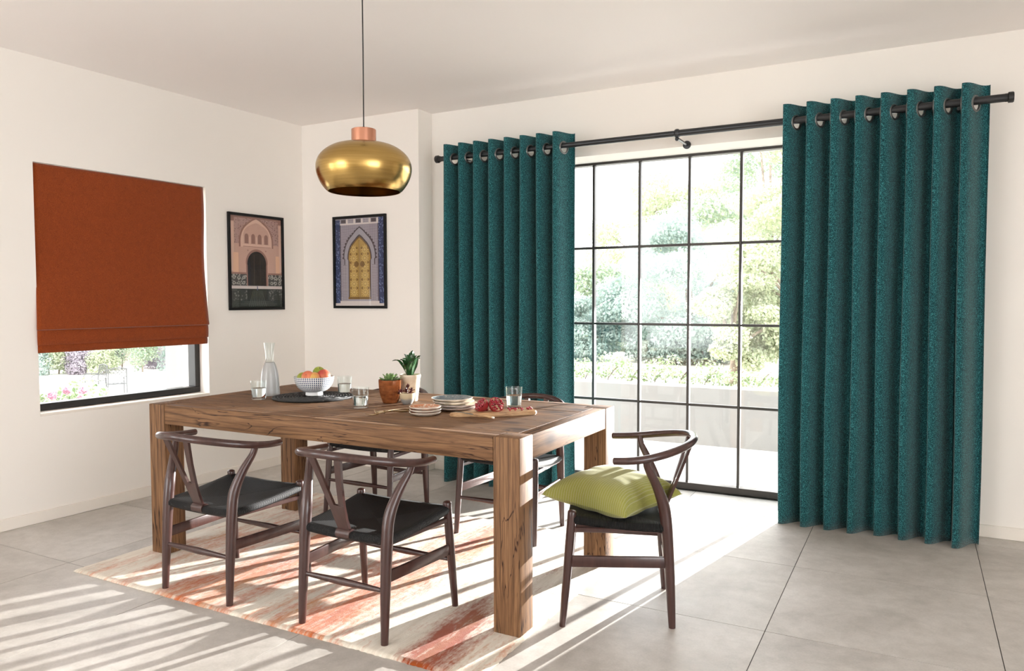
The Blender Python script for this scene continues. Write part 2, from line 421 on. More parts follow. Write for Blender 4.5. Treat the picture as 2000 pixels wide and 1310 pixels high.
# ================================================================== EXTERIOR
def leaf_cloud(name, blobs, n, size, mats, parent=None, seed=1, flat=.35, aspect=1.7):
    """n separate leaves spread through ellipsoid blobs (cx,cy,cz,rx,ry,rz)"""
    r = np.random.default_rng(seed); bl = np.array(blobs, float)
    vol = (bl[:, 3]*bl[:, 4]*bl[:, 5])**.75; k = r.choice(len(bl), n, p=vol/vol.sum())
    d = r.normal(size=(n, 3)); d /= np.linalg.norm(d, axis=1)[:, None]
    rad = np.clip(r.uniform(0, 1, n)**.28, .25, 1.06)*(1+.12*r.normal(size=n)*.5)
    ctr = bl[k, :3]+d*bl[k, 3:]*rad[:, None]
    nrm = d+r.normal(size=(n, 3))*.7+np.array([0, 0, flat]); nrm /= np.linalg.norm(nrm, axis=1)[:, None]
    a = np.cross(nrm, r.normal(size=(n, 3))); a /= np.linalg.norm(a, axis=1)[:, None]; bb = np.cross(nrm, a)
    sz = size*r.uniform(.6, 1.35, n)[:, None]
    tip = ctr+a*sz*aspect/2; base = ctr-a*sz*aspect/2; l = ctr+bb*sz*.5-nrm*sz*.12; q = ctr-bb*sz*.5-nrm*sz*.12
    V = np.stack([base, l, tip, q], 1).reshape(-1, 3)
    me = D.meshes.new(name); me.vertices.add(4*n); me.vertices.foreach_set('co', V.astype(np.float32).ravel())
    me.loops.add(4*n); me.loops.foreach_set('vertex_index', np.arange(4*n, dtype=np.int32))
    me.polygons.add(n); me.polygons.foreach_set('loop_start', np.arange(0, 4*n, 4, dtype=np.int32))
    for m in mats: me.materials.append(m)
    me.polygons.foreach_set('material_index', r.integers(0, len(mats), n).astype(np.int32))
    me.update(calc_edges=True); me.validate()
    o = D.objects.new(name, me); C.objects.link(o)
    if parent is not None: o.parent = parent
    return o
def leafmat(name, col, trans=.5):
    t = NT(name); t.t.nodes.remove(t.p)
    df = t.n('ShaderNodeBsdfDiffuse'); df.inputs[0].default_value = (*col, 1)
    tl = t.n('ShaderNodeBsdfTranslucent'); tl.inputs[0].default_value = (*[min(1, c*1.15) for c in col], 1)
    mx = t.n('ShaderNodeMixShader'); mx.inputs[0].default_value = trans
    t.l(df.outputs[0], mx.inputs[1]); t.l(tl.outputs[0], mx.inputs[2]); t.l(mx.outputs[0], t.out.inputs[0]); return t.m
LG = {'mid': [leafmat('leaf_fresh_green', (0.381, 0.449, 0.319)), leafmat('leaf_pale_green', (0.449, 0.496, 0.367)), leafmat('leaf_sage', (0.367, 0.442, 0.374))],
      'yellow': [leafmat('leaf_yellow_green', (0.462, 0.496, 0.340)), leafmat('leaf_light_lime', (0.510, 0.530, 0.394)), leafmat('leaf_soft_green', (0.408, 0.462, 0.326))],
      'teal': [leafmat('leaf_blue_green', (0.340, 0.414, 0.381)), leafmat('leaf_sage_grey', (0.394, 0.456, 0.414))],
      'mauve': [leafmat('leaf_mauve', (0.408, 0.367, 0.408)), leafmat('leaf_plum_grey', (0.381, 0.340, 0.381))],
      'pink': [leafmat('petal_pink', (.56, .33, .40)), leafmat('petal_pale_pink', (.64, .46, .51))],
      'ivy': [leafmat('leaf_ivy', (0.231, 0.313, 0.163)), leafmat('leaf_ivy_light', (0.422, 0.476, 0.313)), leafmat('leaf_ivy_pale', (0.476, 0.503, 0.394))]}
M['bark'] = mottled('grey_bark', (.22, .18, .14), .3, 12, .9)
# ground levels
b = MB().box(-6.5, 9, YW+.42, 6.95, -.3, -.06)
terrace = struct('terrace', b, M['grout'], 'sunlit pale terrace paving outside the garden window')
tiles(terrace, -6.4, 4.0, YW+.44, 6.95, -.04, M['terrace'])
t = NT('pale_gravel'); n = t.noise(t.coords(), 8, 6); t.set(base_color=t.ramp(n, [(.3, (.66, .64, .58)), (.7, (.74, .72, .66))]), roughness=.95); M['gravel'] = t.m
b = MB().box(-8.3, 40, 6.95, 70, -.5, -.1); struct('ground', b, M['gravel'], 'pale bleached ground behind the low white wall')
b = MB().box(-70, -4.95, -40, 4.9, -2.4, -1.9).box(-70, -8.3, 4.9, 70, -2.4, -1.9).box(-8.3, -6.5, 4.9, 6.95, -2.4, -1.9)
struct('patio', b, M['gravel'], 'wide pale patio beyond the blind window')
b = MB().box(-6.5, 4.5, 6.93, 7.13, -.1, .5, bev=.01); struct('garden_wall', b, M['render'], 'low white rendered wall edging the terrace')
# ivy on the wall
hd = empty('ivy_hedge', (-1.5, 7.3, 0)); tag(hd, 'low straggling ivy hedge along the top of the white terrace wall', 'hedge')
bl = []
for k in range(46):
    x = -3.6+k*.13; hh = .13 if x < -1.7 else .07
    bl.append((x+1.5, random.uniform(-.08, .12), .5+random.uniform(0, hh), .16, .13, random.uniform(.05, .09+hh*.5)))
tag(leaf_cloud('foliage', bl, 6500, .021, LG['ivy'], hd, 3), kind='stuff')
b = MB()
for k in range(24): b.tube([(-2.1+k*.25, .0, .3), (-2.05+k*.25, .02, .5), (-1.95+k*.25, random.uniform(-.05, .1), .62)], .006, 5, sub=2)
obj('stems', b, M['bark'], hd)
b = MB().box(-5, 6, -.14, .35, -.1, .42); obj('soil_bed', b, mottled('planter_soil', (.2, .15, .1), .3), hd, smooth=False)

def campt(px, depth, z):
    """world point seen at photo column px, at a given horizontal distance"""
    a = YAW-math.atan((px-1000)/1472.5); return Vector((-math.sin(a)*depth, math.cos(a)*depth, z))
def tree(px, dist, zc, rx, rz, kind, label, n, size, seed, ground=-.1, blobs=26, lower=.9):
    p = campt(px, dist, ground); r = np.random.default_rng(seed)
    root = empty('garden_tree', p); tag(root, label, 'tree', 'trees beyond the terrace wall')
    bl = []
    for _ in range(blobs):
        a = r.uniform(0, 2*PI); h = r.uniform(-lower, 1); rr = rx*math.sqrt(max(.05, 1-h*h))*math.sqrt(r.uniform(.15, 1))*.85
        bl.append((rr*math.cos(a), rr*math.sin(a), zc-ground+h*rz*.85, rx*r.uniform(.22, .38), rx*r.uniform(.22, .38), rx*r.uniform(.12, .22)))
    tag(leaf_cloud('crown', bl, n, size, LG[kind], root, seed), kind='stuff')
    b = MB().tube([(0, 0, 0), (.05, 0, (zc-ground)*.4), (0, .05, zc-ground+rz*.3)], [.09, .07, .03], 10)
    for q in bl[:10]: b.tube([(0, 0, (zc-ground)*.5), (q[0]*.5, q[1]*.5, (zc-ground)*.5+(q[2]-(zc-ground)*.5)*.6), q[:3]], [.035, .025, .01], 6, sub=3)
    obj('trunk', b, M['bark'], root)
tree(1345, 17.5, 1.55, 2.1, 1.75, 'teal', 'dense blue green tree seen through the middle panes', 48000, .046, 21, blobs=34)
tree(1560, 14.5, 2.3, 1.9, 2.6, 'yellow', 'tall yellow green tree beside the right curtain', 46000, .042, 22, blobs=38)
tree(1430, 13.2, .95, 1.0, .85, 'yellow', 'low rounded yellow green shrub tree before the dense one', 24000, .036, 23, ground=-.1, blobs=20)
tree(1190, 22, 1.2, 2.0, 1.5, 'mid', 'pale green tree behind the left window panes', 24000, .06, 24, blobs=22)
tree(1300, 26, 3.0, 3.2, 2.9, 'yellow', 'wide very pale tree rising behind the blue green tree', 30000, .075, 25, blobs=24)
tree(1500, 22, 4.2, 2.6, 2.6, 'mid', 'high crown showing above the yellow green tree', 28000, .06, 26, blobs=26)
tree(1128, 18, .6, 1.3, .9, 'teal', 'small bluish bush tree half hidden by the left curtain', 22000, .045, 27, blobs=26)

# left garden
GZ = -1.9
def shrub(px, dist, zc, rx, rz, kind, label, n, size, seed, cat='shrub', group='shrubs in the far flower bed'):
    p = campt(px, dist+4, GZ); root = empty('garden_shrub', p); tag(root, label, cat, group); r = np.random.default_rng(seed)
    bl = [(r.uniform(-.6, .6)*rx, r.uniform(-.6, .6)*rx, max(.25, (zc-GZ)*(.12+.85*r.uniform())), rx*r.uniform(.35, .55), rx*r.uniform(.35, .55), rz*r.uniform(.35, .55)) for _ in range(9)]
    tag(leaf_cloud('foliage', bl, n, size, LG[kind], root, seed), kind='stuff')
    obj('stems', MB().tube([(0, 0, 0), (.02, 0, .3), (0, .03, .7)], [.04, .03, .02], 6), M['bark'], root)
for k, q in enumerate([(92, 35, 0.2, 1.1, 1.4, 'teal', 'blue green shrub at the near end of the far bed'), (112, 35, -.4, .9, .9, 'yellow', 'lime shrub second in the far bed'),
          (140, 36, -.1, 1.0, 1.1, 'mid', 'fresh green shrub third in the far bed'), (158, 34.5, -.3, .8, .9, 'mauve', 'mauve flowering shrub beside the fresh green one'),
          (182, 36, .1, 1.1, 1.2, 'mauve', 'larger plum coloured shrub in the middle of the far bed'), (200, 34, -.7, .8, .7, 'yellow', 'low golden shrub before the plum coloured one'),
          (236, 36, .4, 1.0, 1.6, 'mid', 'tall green shrub left of the brick wall'), (276, 34, .0, .9, 1.3, 'mid', 'bright green shrub before the brick wall'),
          (305, 36, .0, 1.0, 1.2, 'mauve', 'dusky shrub at the end of the brick wall'), (333, 34, .1, .9, 1.4, 'teal', 'blue green shrub next to the white pillar')]):
    shrub(*q, n=4500, size=.055, seed=40+k)
for k, (px, dist, h) in enumerate([(120, 46, 3.2), (205, 48, 3.6), (300, 45, 3.4)]):
    root = empty('garden_tree', campt(px, dist, GZ)); tag(root, ['light green tree at the far left behind the flower bed', 'light green tree over the middle of the flower bed', 'light green tree over the garden brick wall'][k], 'tree', 'trees behind the flower bed')
    r = np.random.default_rng(70+k); bl = [(r.uniform(-2, 2), r.uniform(-2, 2), h+r.uniform(-1.4, 1), 1.2, 1.2, .8) for _ in range(9)]
    tag(leaf_cloud('crown', bl, 10000, .10, LG['mid'], root, 70+k), kind='stuff'); obj('trunk', MB().tube([(0, 0, 0), (.1, 0, h*.5), (0, 0, h)], [.2, .15, .06], 8), M['bark'], root)
p0, p1 = campt(232, 42, 0), campt(338, 42, 0)
gm = Matrix.Translation(p0) @ Matrix.Rotation(math.atan2((p1-p0).y, (p1-p0).x), 4, 'Z')
t = NT('washed_brick'); bt = t.n('ShaderNodeTexBrick'); bt.inputs['Scale'].default_value = 4; t.l(t.coords(), bt.inputs['Vector'])
bt.inputs['Color1'].default_value = (.42, .30, .28, 1); bt.inputs['Color2'].default_value = (.48, .36, .33, 1); bt.inputs['Mortar'].default_value = (.55, .52, .5, 1)
t.set(base_color=bt.outputs[0], roughness=.9)
tag(obj('brick_garden_wall', MB().box(0, (p1-p0).length, 0, .25, GZ, .6, mat=gm), t.m, smooth=False), 'distant brick wall behind the flower bed', 'wall')
pp = campt(366, 7.2, 0); tag(obj('garden_pillar', MB().box(-.14, .14, -.14, .14, GZ, 2.6, bev=.01, mat=Matrix.Translation(pp) @ Matrix.Rotation(.5, 4, 'Z')).box(-.17, .17, -.17, .17, GZ, GZ+.3, bev=.01, mat=Matrix.Translation(pp) @ Matrix.Rotation(.5, 4, 'Z')), M['render'], smooth=False), 'square white pillar just outside the blind window', 'pillar')
# garden chairs
M['chairmetal'] = simple('weathered_grey_metal', (.07, .07, .07), .5)
def garden_chair(px, dist, rz, label):
    root = empty('garden_chair', campt(px, dist, GZ), rz); tag(root, label, 'chair', 'metal chairs on the patio')
    w = .28; m = M['chairmetal']
    for sx in (-w, w):
        obj('leg', MB().tube([(sx, .25, 0), (sx, .23, .44)], .018, 8), m, root)
        obj('leg', MB().tube([(sx, -.27, 0), (sx, -.22, .44), (sx*.95, -.27, .95)], .018, 8), m, root)
        obj('armrest', MB().tube([(sx, -.24, .64), (sx*1.05, 0, .67), (sx, .25, .64), (sx, .25, .44)], .016, 8), m, root)
    b = MB()
    for k in range(9): b.box(-w, w, -.22+k*.056, -.22+k*.056+.03, .43, .45)
    obj('seat', b, m, root, smooth=False)
    b = MB().tube([(-w, -.28, .95), (0, -.28, 1.0), (w, -.28, .95)], .018, 8)
    for k in range(-4, 5):
        for sg in (-1, 1):
            xa = k*.12; pts = []
            for q in np.linspace(0, 1, 9):
                x = xa+sg*(q-.5)*.5
                if -w <= x <= w: pts.append((x, -.24-.04*q, .47+q*.5))
            if len(pts) > 1: b.tube([pts[0], pts[-1]], .008, 6)
    obj('lattice_back', b, m, root)
yaw_v = math.radians(62)
garden_chair(224, 28.5, yaw_v+PI*.02, 'lattice backed metal garden chair facing away, right of the other')
garden_chair(184, 30, yaw_v+PI*.62, 'metal garden chair turned sideways, left of the lattice back')
# pink bush close to the window
hb = empty('hydrangea_bush', campt(98, 9.3, GZ)); tag(hb, 'green bush with pink flower heads close outside the blind window', 'bush')
r = np.random.default_rng(5)
bl = [(r.uniform(-.3, .3), r.uniform(-.36, .36), r.uniform(1.3, 2.22), .3, .3, .24) for _ in range(16)]
tag(leaf_cloud('foliage', bl, 14000, .034, LG['ivy'], hb, 90), kind='stuff')
obj('stems', MB().tube([(0, 0, 0), (.1, 0, 1), (.2, .1, 1.7)], .03, 6).tube([(0, 0, 0), (-.2, .1, 1), (-.3, .2, 1.7)], .03, 6), M['bark'], hb)
dirc = Vector((-hb.location.x, -hb.location.y, 0)).normalized(); sidev = Vector((-dirc.y, dirc.x, 0))
first = None
for k in range(60):
    q = dirc*r.uniform(.35, .8)+sidev*r.uniform(-.40, .34)-sidev*.04; z = 2.0+r.uniform(0, .36)-.1*abs(r.uniform(-1, 1))
    if first is None or k < 3:
        first = leaf_cloud('flower_head', [(0, 0, 0, .042, .042, .034)], 120, .018, LG['pink'], hb, 95+k); first.location = (*q.xy, z)
    else: linked('flower_head', first, hb, (*q.xy, z), (r.uniform(0, 1), r.uniform(0, 1), r.uniform(0, 6)))
# ================================================================== RUG
t = NT('distressed_rug')
tc = t.n('ShaderNodeTexCoord'); sp = t.n('ShaderNodeSeparateXYZ'); t.l(tc.outputs['Object'], sp.inputs[0])
nb = t.noise(t.coords((1, 1, 1)), 2.0, 5, .6); nb2 = t.noise(t.coords((7, 1.1, 1), loc=(3, 1, 0)), 1.6, 7, .66, .5)
nb3 = t.noise(t.coords((46, 2.4, 1)), 1.4, 6, .7); nb4 = t.noise(t.coords((300, 300, 300)), 1, 2); nb5 = t.noise(t.coords((9, 1.2, 1), loc=(9, 4, 0)), 1.3, 6, .65)
xx = t.math('ADD', sp.outputs[0], t.math('MULTIPLY', t.math('SUBTRACT', nb, .5), .26))
fac = t.math('DIVIDE', t.math('ADD', xx, 3.557), 2.26)
prof = [(-3.55, .10), (-3.42, .32), (-3.28, .42), (-3.1, .40), (-2.95, .35), (-2.83, .86), (-2.72, .62), (-2.58, .66), (-2.45, .22), (-2.3, .52), (-2.2, .55), (-2.08, .92), (-1.97, .5), (-1.85, .16), (-1.68, .22), (-1.60, .98), (-1.5, .9), (-1.42, .2), (-1.33, .42)]
pr = t.ramp(fac, [((x+3.557)/2.26, (v, v, v)) for x, v in prof])
ym = t.n('ShaderNodeMapRange', interpolation_type='SMOOTHSTEP'); ym.inputs[1].default_value = 2.35; ym.inputs[2].default_value = 2.85; ym.inputs[3].default_value = 0; ym.inputs[4].default_value = .62; t.l(sp.outputs[1], ym.inputs[0])
xm = t.math('GREATER_THAN', fac, .79); pr = t.math('MULTIPLY', pr, t.math('SUBTRACT', 1, t.math('MULTIPLY', xm, ym.outputs[0])))
orange = t.math('ADD', t.math('MULTIPLY', pr, .55), t.math('MULTIPLY', nb2, .95))
nb6 = t.noise(t.coords((90, 34, 1)), 1, 4, .7); nb7 = t.noise(t.coords((14, 4, 1), loc=(5, 2, 0)), 1, 5, .7)
orange = t.math('ADD', orange, t.math('MULTIPLY', t.math('SUBTRACT', nb3, .5), .5)); orange = t.math('ADD', orange, t.math('MULTIPLY', t.math('SUBTRACT', nb6, .5), .5)); orange = t.math('ADD', orange, t.math('MULTIPLY', t.math('SUBTRACT', nb7, .5), .55))
cream = t.ramp(nb5, [(.3, (.50, .45, .37)), (.45, (.68, .62, .53)), (.6, (.76, .71, .62))])
cream = t.mix(.4, cream, t.ramp(nb3, [(.3, (.62, .56, .46)), (.6, (1, 1, 1))]), 'MULTIPLY')
hot = t.ramp(t.noise(t.coords((6, 1.4, 1), loc=(1, 7, 0)), 1.5, 5), [(.3, (.38, .078, .021)), (.5, (.50, .135, .042)), (.7, (.48, .215, .068))])
rust = t.ramp(t.math('ADD', sp.outputs[0], t.math('MULTIPLY', nb, .3)), [(0, (1, 1, 1)), (1, (1, 1, 1))])
deep = t.ramp(fac, [(.80, (1, 1, 1)), (.855, (.52, .33, .20)), (.93, (.58, .40, .26)), (.96, (1, 1, 1))])
hot = t.mix(1, hot, deep, 'MULTIPLY')
col = t.mix(t.ramp(orange, [(.635, (0, 0, 0)), (.745, (.4, .4, .4)), (.96, (1, 1, 1))]), cream, hot)
t.set(base_color=col, roughness=1, specular=.05, sheen=.2)
t.bump(nb4, .35, .003); M['rug'] = t.m
RX0, RX1, RY0, RY1, RT = -3.557, -1.298, 2.150, 3.815, .012
def rugp(u, v):
    x = RX0+(RX1-RX0)*u; y = RY0+(RY1-RY0)*v
    e = min(u*(RX1-RX0), (1-u)*(RX1-RX0), v*(RY1-RY0), (1-v)*(RY1-RY0)); z = RT*min(1, (.35+e/.02)) if e < .013 else RT
    j = rng.normal()*.0005
    if e < 1e-6: x += rng.normal()*.0012; y += rng.normal()*.0012
    return (x, y, z+j)
rg = MB().grid(rugp, 190, 140)
n_ = 190*141
def edge_skirt(mb, n, m):
    idx = [i*(m+1) for i in range(n+1)]+[n*(m+1)+j for j in range(1, m+1)]+[i*(m+1)+m for i in range(n-1, -1, -1)]+[j for j in range(m-1, 0, -1)]
    o = len(mb.v); mb.v += [(mb.v[i][0], mb.v[i][1], .0005) for i in idx]; k = len(idx)
    for a in range(k): mb.f.append((idx[a], o+a, o+(a+1) % k, idx[(a+1) % k])); mb.mi.append(0)
edge_skirt(rg, 190, 140)
tag(obj('rug', rg, M['rug'], ang=80), 'cream rug with distressed coral and rust streaks under the table', 'rug')

# ================================================================== TABLE
tab = empty('dining_table', (-2.385, 3.01, 0)); tag(tab, 'chunky rustic oak dining table with thick square corner legs', 'table')
TX_, TY_ = 1.071, .507; TZ = .778; LG_ = .115
lsrc = None
for sx in (-1, 1):
    for sy in (-1, 1):
        if lsrc is None:
            lsrc = obj('leg', MB().box(-LG_/2, LG_/2, -LG_/2, LG_/2, .004, TZ, bev=.004, seg=2), M['post'], tab, ang=30); o = lsrc
        else: o = linked('leg', lsrc, tab)
        o.location = (sx*(TX_-LG_/2), sy*(TY_-LG_/2), 0); o.rotation_euler = (0, 0, {(-1, -1): 0, (1, -1): PI/2, (-1, 1): PI, (1, 1): -PI/2}[(sx, sy)])
ia = TX_-LG_; g = .0012
for sy in (-1, 1):
    ap = obj('long_apron', MB().box(-ia+g, ia-g, -.03, .03, .680, TZ-.0006, bev=.003, seg=2), M['oakx'], tab, ang=30); ap.location = (0, sy*(TY_-.032), 0)
for sx in (-1, 1):
    ap = obj('end_apron', MB().box(-.03, .03, -(TY_-LG_)+g, TY_-LG_-g, .680, TZ-.0006, bev=.003, seg=2), M['oaky'], tab, ang=30); ap.location = (sx*(TX_-.032), 0, 0)
ys = [-(TY_-.062)]+list(np.linspace(-(TY_-LG_), TY_-LG_, 6))+[TY_-.062]
for k in range(7):
    e = ia if (k in (0, 6)) else TX_-.062
    y0_, y1_ = ys[k], ys[k+1]
    pl = obj('plank', MB().box(-e+g, e-g, -(y1_-y0_)/2+.0008, (y1_-y0_)/2-.0008, .738, TZ-random.uniform(0, .0012), bev=.0014), M['oakx'], tab, smooth=False); pl.location = (0, (y0_+y1_)/2, 0)
for sx in (-1, 1):
    pass

# ================================================================== CHAIRS
def seat_mesh():
    mb = MB()
    cn = [(-.205, -.190, .417), (.205, -.190, .417), (.229, .180, .450), (-.229, .180, .450)]
    ctr = Vector((0, .0, .408)); RR = .017
    for i in range(4):
        a, b2 = Vector(cn[i]), Vector(cn[(i+1) % 4]); d = (b2-a); L = d.length; d.normalize(); nrm = Vector((d.y, -d.x, 0)).normalized()
        N, Mr = 14, 7
        pa = a+d*.007; pb = b2-d*.007
        def fn(u, v):
            ins = max(0, min(1, (v-.48)/.12)); e = a.lerp(b2, u).lerp(pa.lerp(pb, u), ins); sag = -.006*math.sin(PI*u)
            if v <= .6:
                q = v/.6; p = ctr.lerp(e-nrm*.0, q); p.z = ctr.z+(e.z+sag-ctr.z)*(q**1.4); return p
            q = (v-.6)/.4
            if q <= .75:
                an = q/.75*PI; p = e+nrm*math.sin(an)*RR*1.1; p.z = e.z+sag-RR*1.1*(1-math.cos(an)); return p
            q = (q-.75)/.25; p = e.lerp(ctr, q); p.z = e.z+sag-.037-q*.002+ (ctr.z-.004-.037-(e.z+sag-.037))*0; return p
        ax = 0 if i % 2 == 0 else 1
        mb.grid(fn, N, 14, uvf=lambda u, v, ax=ax, fn=fn: (fn(u, v)[ax], v*.3))
    return mb
def build_chair(name):
    root = empty(name); m = M['mahog']
    for sx in (-1, 1):
        obj('rear_leg', MB().tube([(sx*.207, -.217, 0), (sx*.2055, -.207, .2), (sx*.205, -.193, .40), (sx*.2075, -.180, .49), (sx*.226, -.150, .575), (sx*.250, -.116, .645), (sx*.261, -.108, .683)],
                                  [.0135, .0195, .0235, .0235, .0185, .0145, .013], 14, round_end=False), m, root)
        obj('front_leg', MB().tube([(sx*.243, .217, 0), (sx*.2385, .204, .15), (sx*.233, .190, .32), (sx*.229, .179, .459)], [.0128, .0165, .0185, .0182], 14), m, root)
        # flat side stretcher
        p0 = Vector((sx*.2055, -.205, .262)); p1 = Vector((sx*.2365, .198, .262)); d = (p1-p0); a = math.atan2(-d.x, d.y)
        obj('side_stretcher', MB().box(-.0075, .0075, -d.length/2, d.length/2, -.023, .023, bev=.005, seg=2, mat=Matrix.Translation((p0+p1)/2) @ Matrix.Rotation(a, 4, 'Z')), m, root, ang=30)
        p0 = Vector((sx*.205, -.19, .386)); p1 = Vector((sx*.231, .183, .392)); d = p1-p0; a = math.atan2(-d.x, d.y)
        obj('seat_rail', MB().box(-.009, .009, -d.length/2, d.length/2, -.010, .010, bev=.003, mat=Matrix.Translation((p0+p1)/2) @ Matrix.Rotation(a, 4, 'Z')), m, root, ang=30)
    obj('rear_stretcher', MB().tube([(-.206, -.207, .212), (0, -.207, .212), (.206, -.207, .212)], [.008, .0155, .008], 12, round_end=False, flat=(.8, 1)), m, root)
    obj('front_stretcher', MB().tube([(-.238, .203, .212), (0, .203, .212), (.238, .203, .212)], [.008, .0145, .008], 12, round_end=False, flat=(.8, 1)), m, root)
    obj('rear_crossbar', MB().tube([(-.2, -.190, .398), (.2, -.190, .398)], .0125, 10, round_end=False).tube([(-.034, -.190, .398), (.034, -.190, .398)], .0215, 16, round_end=False), m, root)
    # bent top rail
    R_ = [(-.278, .014, .677), (-.277, -.05, .679), (-.262, -.118, .686), (-.224, -.195, .700), (-.163, -.262, .715), (-.085, -.304, .726), (0, -.318, .730)]
    R_ = R_+[(-x, y, z) for x, y, z in R_[-2::-1]]
    obj('top_rail', MB().tube(R_, [.0145, .015, .0155]+[.016]*7+[.0155, .015, .0145], 16, sub=8), m, root)
    # Y shaped splat, one board cut to shape
    bm = bmesh.new()
    z0 = .412
    def yv(z): return -.192-.112*((z-z0)/.31)**.9 if z > z0 else -.192
    out = [(-.028, z0), (.028, z0), (.031, .46), (.038, .52), (.055, .61), (.082, .720), (.052, .726), (.030, .62), (.012, .522), (0, .508), (-.012, .522), (-.030, .62), (-.052, .726), (-.082, .720), (-.055, .61), (-.038, .52), (-.031, .46)]
    fr = [bm.verts.new((x, yv(z)+.006, z)) for x, z in out]; bk = [bm.verts.new((x, yv(z)-.006, z)) for x, z in out]
    n = len(out)
    quads = [(0, 1, 2, 16), (16, 2, 3, 15), (15, 3, 8, 9), (15, 9, 10), (3, 4, 7, 8), (4, 5, 6, 7), (15, 10, 11, 14), (14, 11, 12, 13)]
    for q in quads: bm.faces.new([fr[i] for i in q][::-1]); bm.faces.new([bk[i] for i in q])
    for i in range(n): bm.faces.new((fr[i], fr[(i+1) % n], bk[(i+1) % n], bk[i]))
    bmesh.ops.recalc_face_normals(bm, faces=bm.faces[:])
    bm.verts.index_update(); mb = MB().add([v.co[:] for v in bm.verts], [[v.index for v in f.verts] for f in bm.faces]); bm.free()
    obj('splat', mb, m, root, ang=35)
    s = obj('seat', seat_mesh(), M['cord'], root, ang=60); s['label'] = 'woven black cord seat'
    return root
ch = build_chair('dining_chair')
CH = [((-1.941, 2.432), -.004, 'dark brown dining chair with Y back at the middle of the near table side'),
      ((-2.749, 2.418), -.009, 'dark brown dining chair with Y back before the near left table leg'),
      ((-1.110, 3.006), 1.940, 'dark brown dining chair at the table end holding the green cushion'),
      ((-1.990, 3.712), PI+.0, 'dark brown dining chair behind the table before the left teal curtain'),
      ((-2.920, 3.690), PI-.0, 'dark brown dining chair behind the table near the wall corner')]
for k, (p, a, lab) in enumerate(CH):
    o = ch if k == 0 else copy_tree(ch)
    o.location = (*p, .0); o.rotation_euler = (0, 0, a); tag(o, lab, 'chair', 'dining chairs around the oak table')

# ================================================================== CUSHION
t = NT('green_striped_cotton'); cc = t.n('ShaderNodeUVMap').outputs[0]; sp = t.n('ShaderNodeSeparateXYZ'); t.l(cc, sp.inputs[0])
sw = t.math('SINE', t.math('MULTIPLY', t.math('ADD', sp.outputs[0], t.math('MULTIPLY', t.noise(t.coords((2, 2, 2)), 3, 2), .004)), 2*PI/.0115))
st = t.ramp(t.math('MULTIPLY_ADD', sw, .5, .5), [(.86, (0, 0, 0)), (.97, (1, 1, 1))])
base = t.ramp(t.noise(t.coords((500, 20, 500)), 1, 2), [(.3, (.245, .25, .05)), (.7, (.315, .31, .08))])
t.set(base_color=t.mix(st, base, (.36, .35, .19)), roughness=.85, specular=.15, sheen=.2); t.bump(t.noise(t.coords((500, 500, 500)), 1, 2), .3, .001); M['cush'] = t.m
def cushion():
    mb = MB(); h = .219; N = 44
    for sgn, amp in ((1, .104), (-1, .034)):
        def fn(a, b):
            u, v = (2*a-1, 2*b-1) if sgn > 0 else (2*b-1, 2*a-1)
            x = u*h*(1-.17*(1-v*v)*abs(u)**2); y = v*h*(1-.17*(1-u*u)*abs(v)**2)
            k = ((1-u**4)*(1-v**4))**.55
            cr = .006*math.sin(9*math.atan2(v, u)+1.5)*(max(abs(u), abs(v))**3)*k
            z = sgn*(amp*k)+cr+.012*(u*u*v*v)
            return (x, y, z)
        mb.grid(fn, N, N, uvf=(lambda a, b: ((2*a-1)*h, (2*b-1)*h)) if sgn > 0 else (lambda a, b: ((2*b-1)*h, (2*a-1)*h)))
    return mb
cs = obj('cushion', cushion(), M['cush'], ang=70); cs.location = (-1.140, 3.028, .458); cs.rotation_euler = (.03, .045, math.radians(165.5-180))
tag(cs, 'lime green cushion with thin grey stripes lying on the end chair', 'cushion')

# ================================================================== PENDANT
pen = empty('pendant_lamp', (-2.203, 2.70, 1.79)); tag(pen, 'rounded brass dome pendant lamp with a copper neck on a black cord', 'lamp')
outer = [(.161, .0), (.176, .014), (.195, .042), (.2085, .075), (.2125, .103), (.209, .130), (.196, .157), (.172, .181), (.138, .201), (.098, .213), (.06, .219), (.0, .221)]
inner = [(r-.003 if r > .004 else 0, z-.003) for r, z in outer[1:]]
def dense(p, k=4):
    P = [Vector((a, 0, b)) for a, b in p]; out = []
    for i in range(len(P)-1):
        p0 = P[max(0, i-1)]; p1 = P[i]; p2 = P[i+1]; p3 = P[min(len(P)-1, i+2)]
        for j in range(k):
            u = j/k; q = .5*((2*p1)+(p2-p0)*u+(2*p0-5*p1+4*p2-p3)*u*u+(3*p1-p0-3*p2+p3)*u**3); out.append((max(0, q.x), q.z))
    out.append(p[-1]); return out
obj('shade', MB().lathe(dense(inner)[::-1]+[(.159, .001)]+dense(outer), 72), M['brass'], pen)
nk = obj('neck', MB().lathe([(0, .217), (.053, .217), (.055, .219), (.055, .276), (.053, .278), (0, .2785)], 48), M['copper'], pen); nk['label'] = 'copper neck'
obj('cord_grip', MB().lathe([(0, .278), (.007, .278), (.006, .290), (0, .290)], 12), M['black'], pen)
obj('cord', MB().tube([(0, 0, .28), (.001, 0, .6), (0, 0, HC-1.79)], .0028, 8, round_end=False), M['black'], pen)
obj('ceiling_rose', MB().lathe([(0, HC-1.79-.028), (.03, HC-1.79-.027), (.05, HC-1.79-.012), (.052, HC-1.79), (0, HC-1.79)], 32), M['black'], pen)
obj('bulb', MB().sphere((0, 0, .12), .03, 16, 10, (1, 1, 1.2)).lathe([(0, .15), (.014, .15), (.014, .215), (0, .215)], 12), simple('frosted_bulb', (.8, .78, .74), .3), pen)

